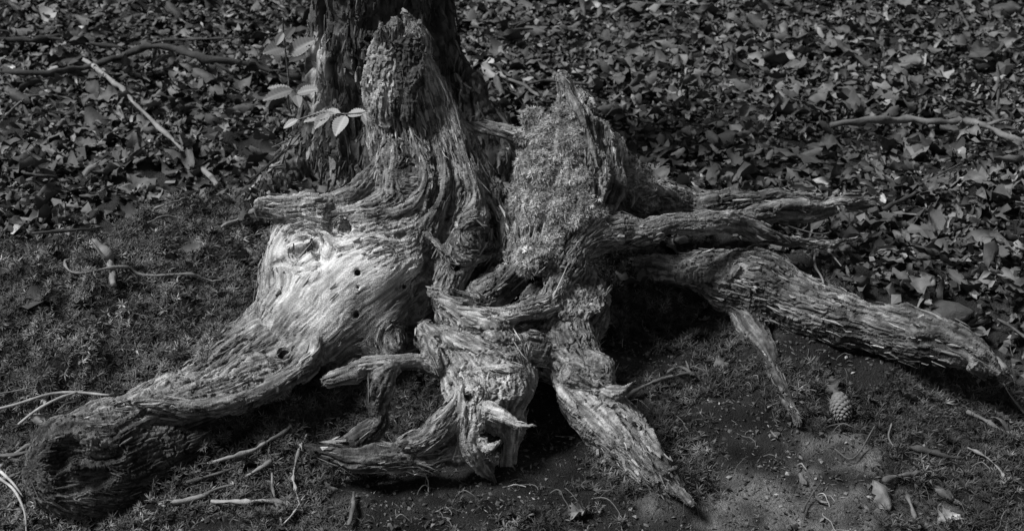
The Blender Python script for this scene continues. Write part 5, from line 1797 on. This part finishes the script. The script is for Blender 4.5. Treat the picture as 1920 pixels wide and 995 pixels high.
# ================================================================== BARK PLATES AND CHIPS ON THE STUMP
def plate(px_poly, name, thick, tone_v, lift=.004, label=None, mat=M_BARK):
    """a plate of bark following the wood beneath, its own thickness; outline given on the surface"""
    poly = np.array(px_poly, float)
    x0, y0 = poly.min(0)
    x1, y1 = poly.max(0)
    st = 2.0
    gxs, gys = np.arange(x0, x1 + st, st), np.arange(y0, y1 + st, st)
    Pt = {}
    for i_, xx in enumerate(gxs):
        for j_, yy in enumerate(gys):
            w_ = 5.0 * float(noise(np.array([[xx, yy, 0.]]), 11., 5)[0])
            if poly_mask(np.array([[xx + w_, yy - w_]]), px_poly)[0]:
                h, n = surf(xx, yy)
                if h is not None:
                    Pt[(i_, j_)] = (h, n)
    if not Pt:
        return None
    mean_n = np.mean([n for _, n in Pt.values()], 0)
    mean_n /= np.linalg.norm(mean_n)
    C0 = np.mean([h for h, _ in Pt.values()], 0)
    ids, VV = {}, []
    fr_t, fr_b = frames(mean_n[None])
    H_ = np.array([h for h, _ in Pt.values()]) - C0
    uu_, vv_, dd_ = H_ @ fr_t[0], H_ @ fr_b[0], H_ @ mean_n
    M_ = np.stack([np.ones_like(uu_), uu_, vv_, uu_ ** 2, uu_ * vv_, vv_ ** 2], 1)
    co_, *_ = np.linalg.lstsq(M_, dd_, rcond=None)
    fit = M_ @ co_
    HH = C0 + uu_[:, None] * fr_t[0] + vv_[:, None] * fr_b[0] + fit[:, None] * mean_n      # a smooth sheet over the wood
    G_ = HH * np.array([1, 1, .13]) + .0015 * noise(HH, .02, 12)[:, None]
    fib = noise(G_, .0042, 9)
    rel = .0013 * fib + .0030 * np.abs(noise(G_, .012, 11)) - .0035 * (1 - sstep(0, .22, np.abs(noise(G_, .009, 14)))) + .0016 * noise(HH, .006, 10)
    rel = rel + .0030 * np.round(1.3 * noise(HH * np.array([1, 1, .5]), .018, 15))
    VV = list(HH + mean_n * (lift + rel)[:, None])
    ids = {kk: q_ for q_, kk in enumerate(Pt)}
    nt_ = len(VV)
    VV += [v - mean_n * thick for v in VV]
    F, cnt = [], {}
    for (i_, j_) in ids:
        qd = [(i_, j_), (i_ + 1, j_), (i_ + 1, j_ + 1), (i_, j_ + 1)]
        if all(q_ in ids for q_ in qd):
            a = [ids[q_] for q_ in qd]
            F.append(tuple(a[::-1][::-1]))
            F.append(tuple(v + nt_ for v in a[::-1]))
            for s_ in range(4):
                e_ = (a[s_], a[(s_ + 1) % 4])
                cnt[e_] = cnt.get(e_, 0) + 1
    for (a, b) in list(cnt):
        if (b, a) not in cnt:
            F.append((b, a, a + nt_, b + nt_))
    me = bpy.data.meshes.new(name)
    VV = np.array(VV)
    me.from_pydata(local(VV, stump).tolist(), [], F)
    at_ = me.attributes.new('tone', 'FLOAT', 'POINT')
    at_.data.foreach_set('value', np.clip(tone_v * np.exp(.45 * noise(VV * np.array([1, 1, .13]), .0042, 9) + .3 * noise(VV, .004, 3) + .3 * noise(VV, .03, 4)), .02, .6).astype(np.float32))
    me.materials.append(mat)
    bm = bmesh.new()
    bm.from_mesh(me)
    bmesh.ops.recalc_face_normals(bm, faces=bm.faces)
    bmesh.ops.delete(bm, geom=[v for v in bm.verts if not v.link_faces], context='VERTS')
    bm.to_mesh(me)
    bm.free()
    o = obj(name, me, stump)
    if label:
        o['label'] = label
    return o


plate([(738, 72), (760, 64), (790, 70), (800, 100), (795, 150), (786, 180), (780, 215), (765, 232), (728, 226), (735, 180), (740, 120)], 'bark_plate', .014, .040, .022, 'dark rough flap of bark on the face of the splintered stem')
plate([(1265, 500), (1300, 488), (1360, 486), (1395, 500), (1380, 520), (1330, 532), (1270, 528)], 'bark_plate', .006, .12, .006, 'rough scaly bark left on the shaded root top')
plate([(1040, 560), (1060, 535), (1110, 530), (1140, 550), (1125, 590), (1080, 610), (1045, 600)], 'bark_plate', .006, .13, .006, 'crusty bark above the front roots')
plate([(700, 92), (722, 80), (742, 100), (748, 150), (742, 200), (735, 235), (722, 262), (706, 245), (690, 215), (687, 150)], 'wood_slab', .012, .23, .012, 'smooth paler slab on the left face of the splintered stem', M_WOOD)
print('done', round(time.time() - T0, 1), 'tris', sum(len(o.data.loops) - 2 * len(o.data.polygons) for o in scn.objects if o.type == 'MESH'))
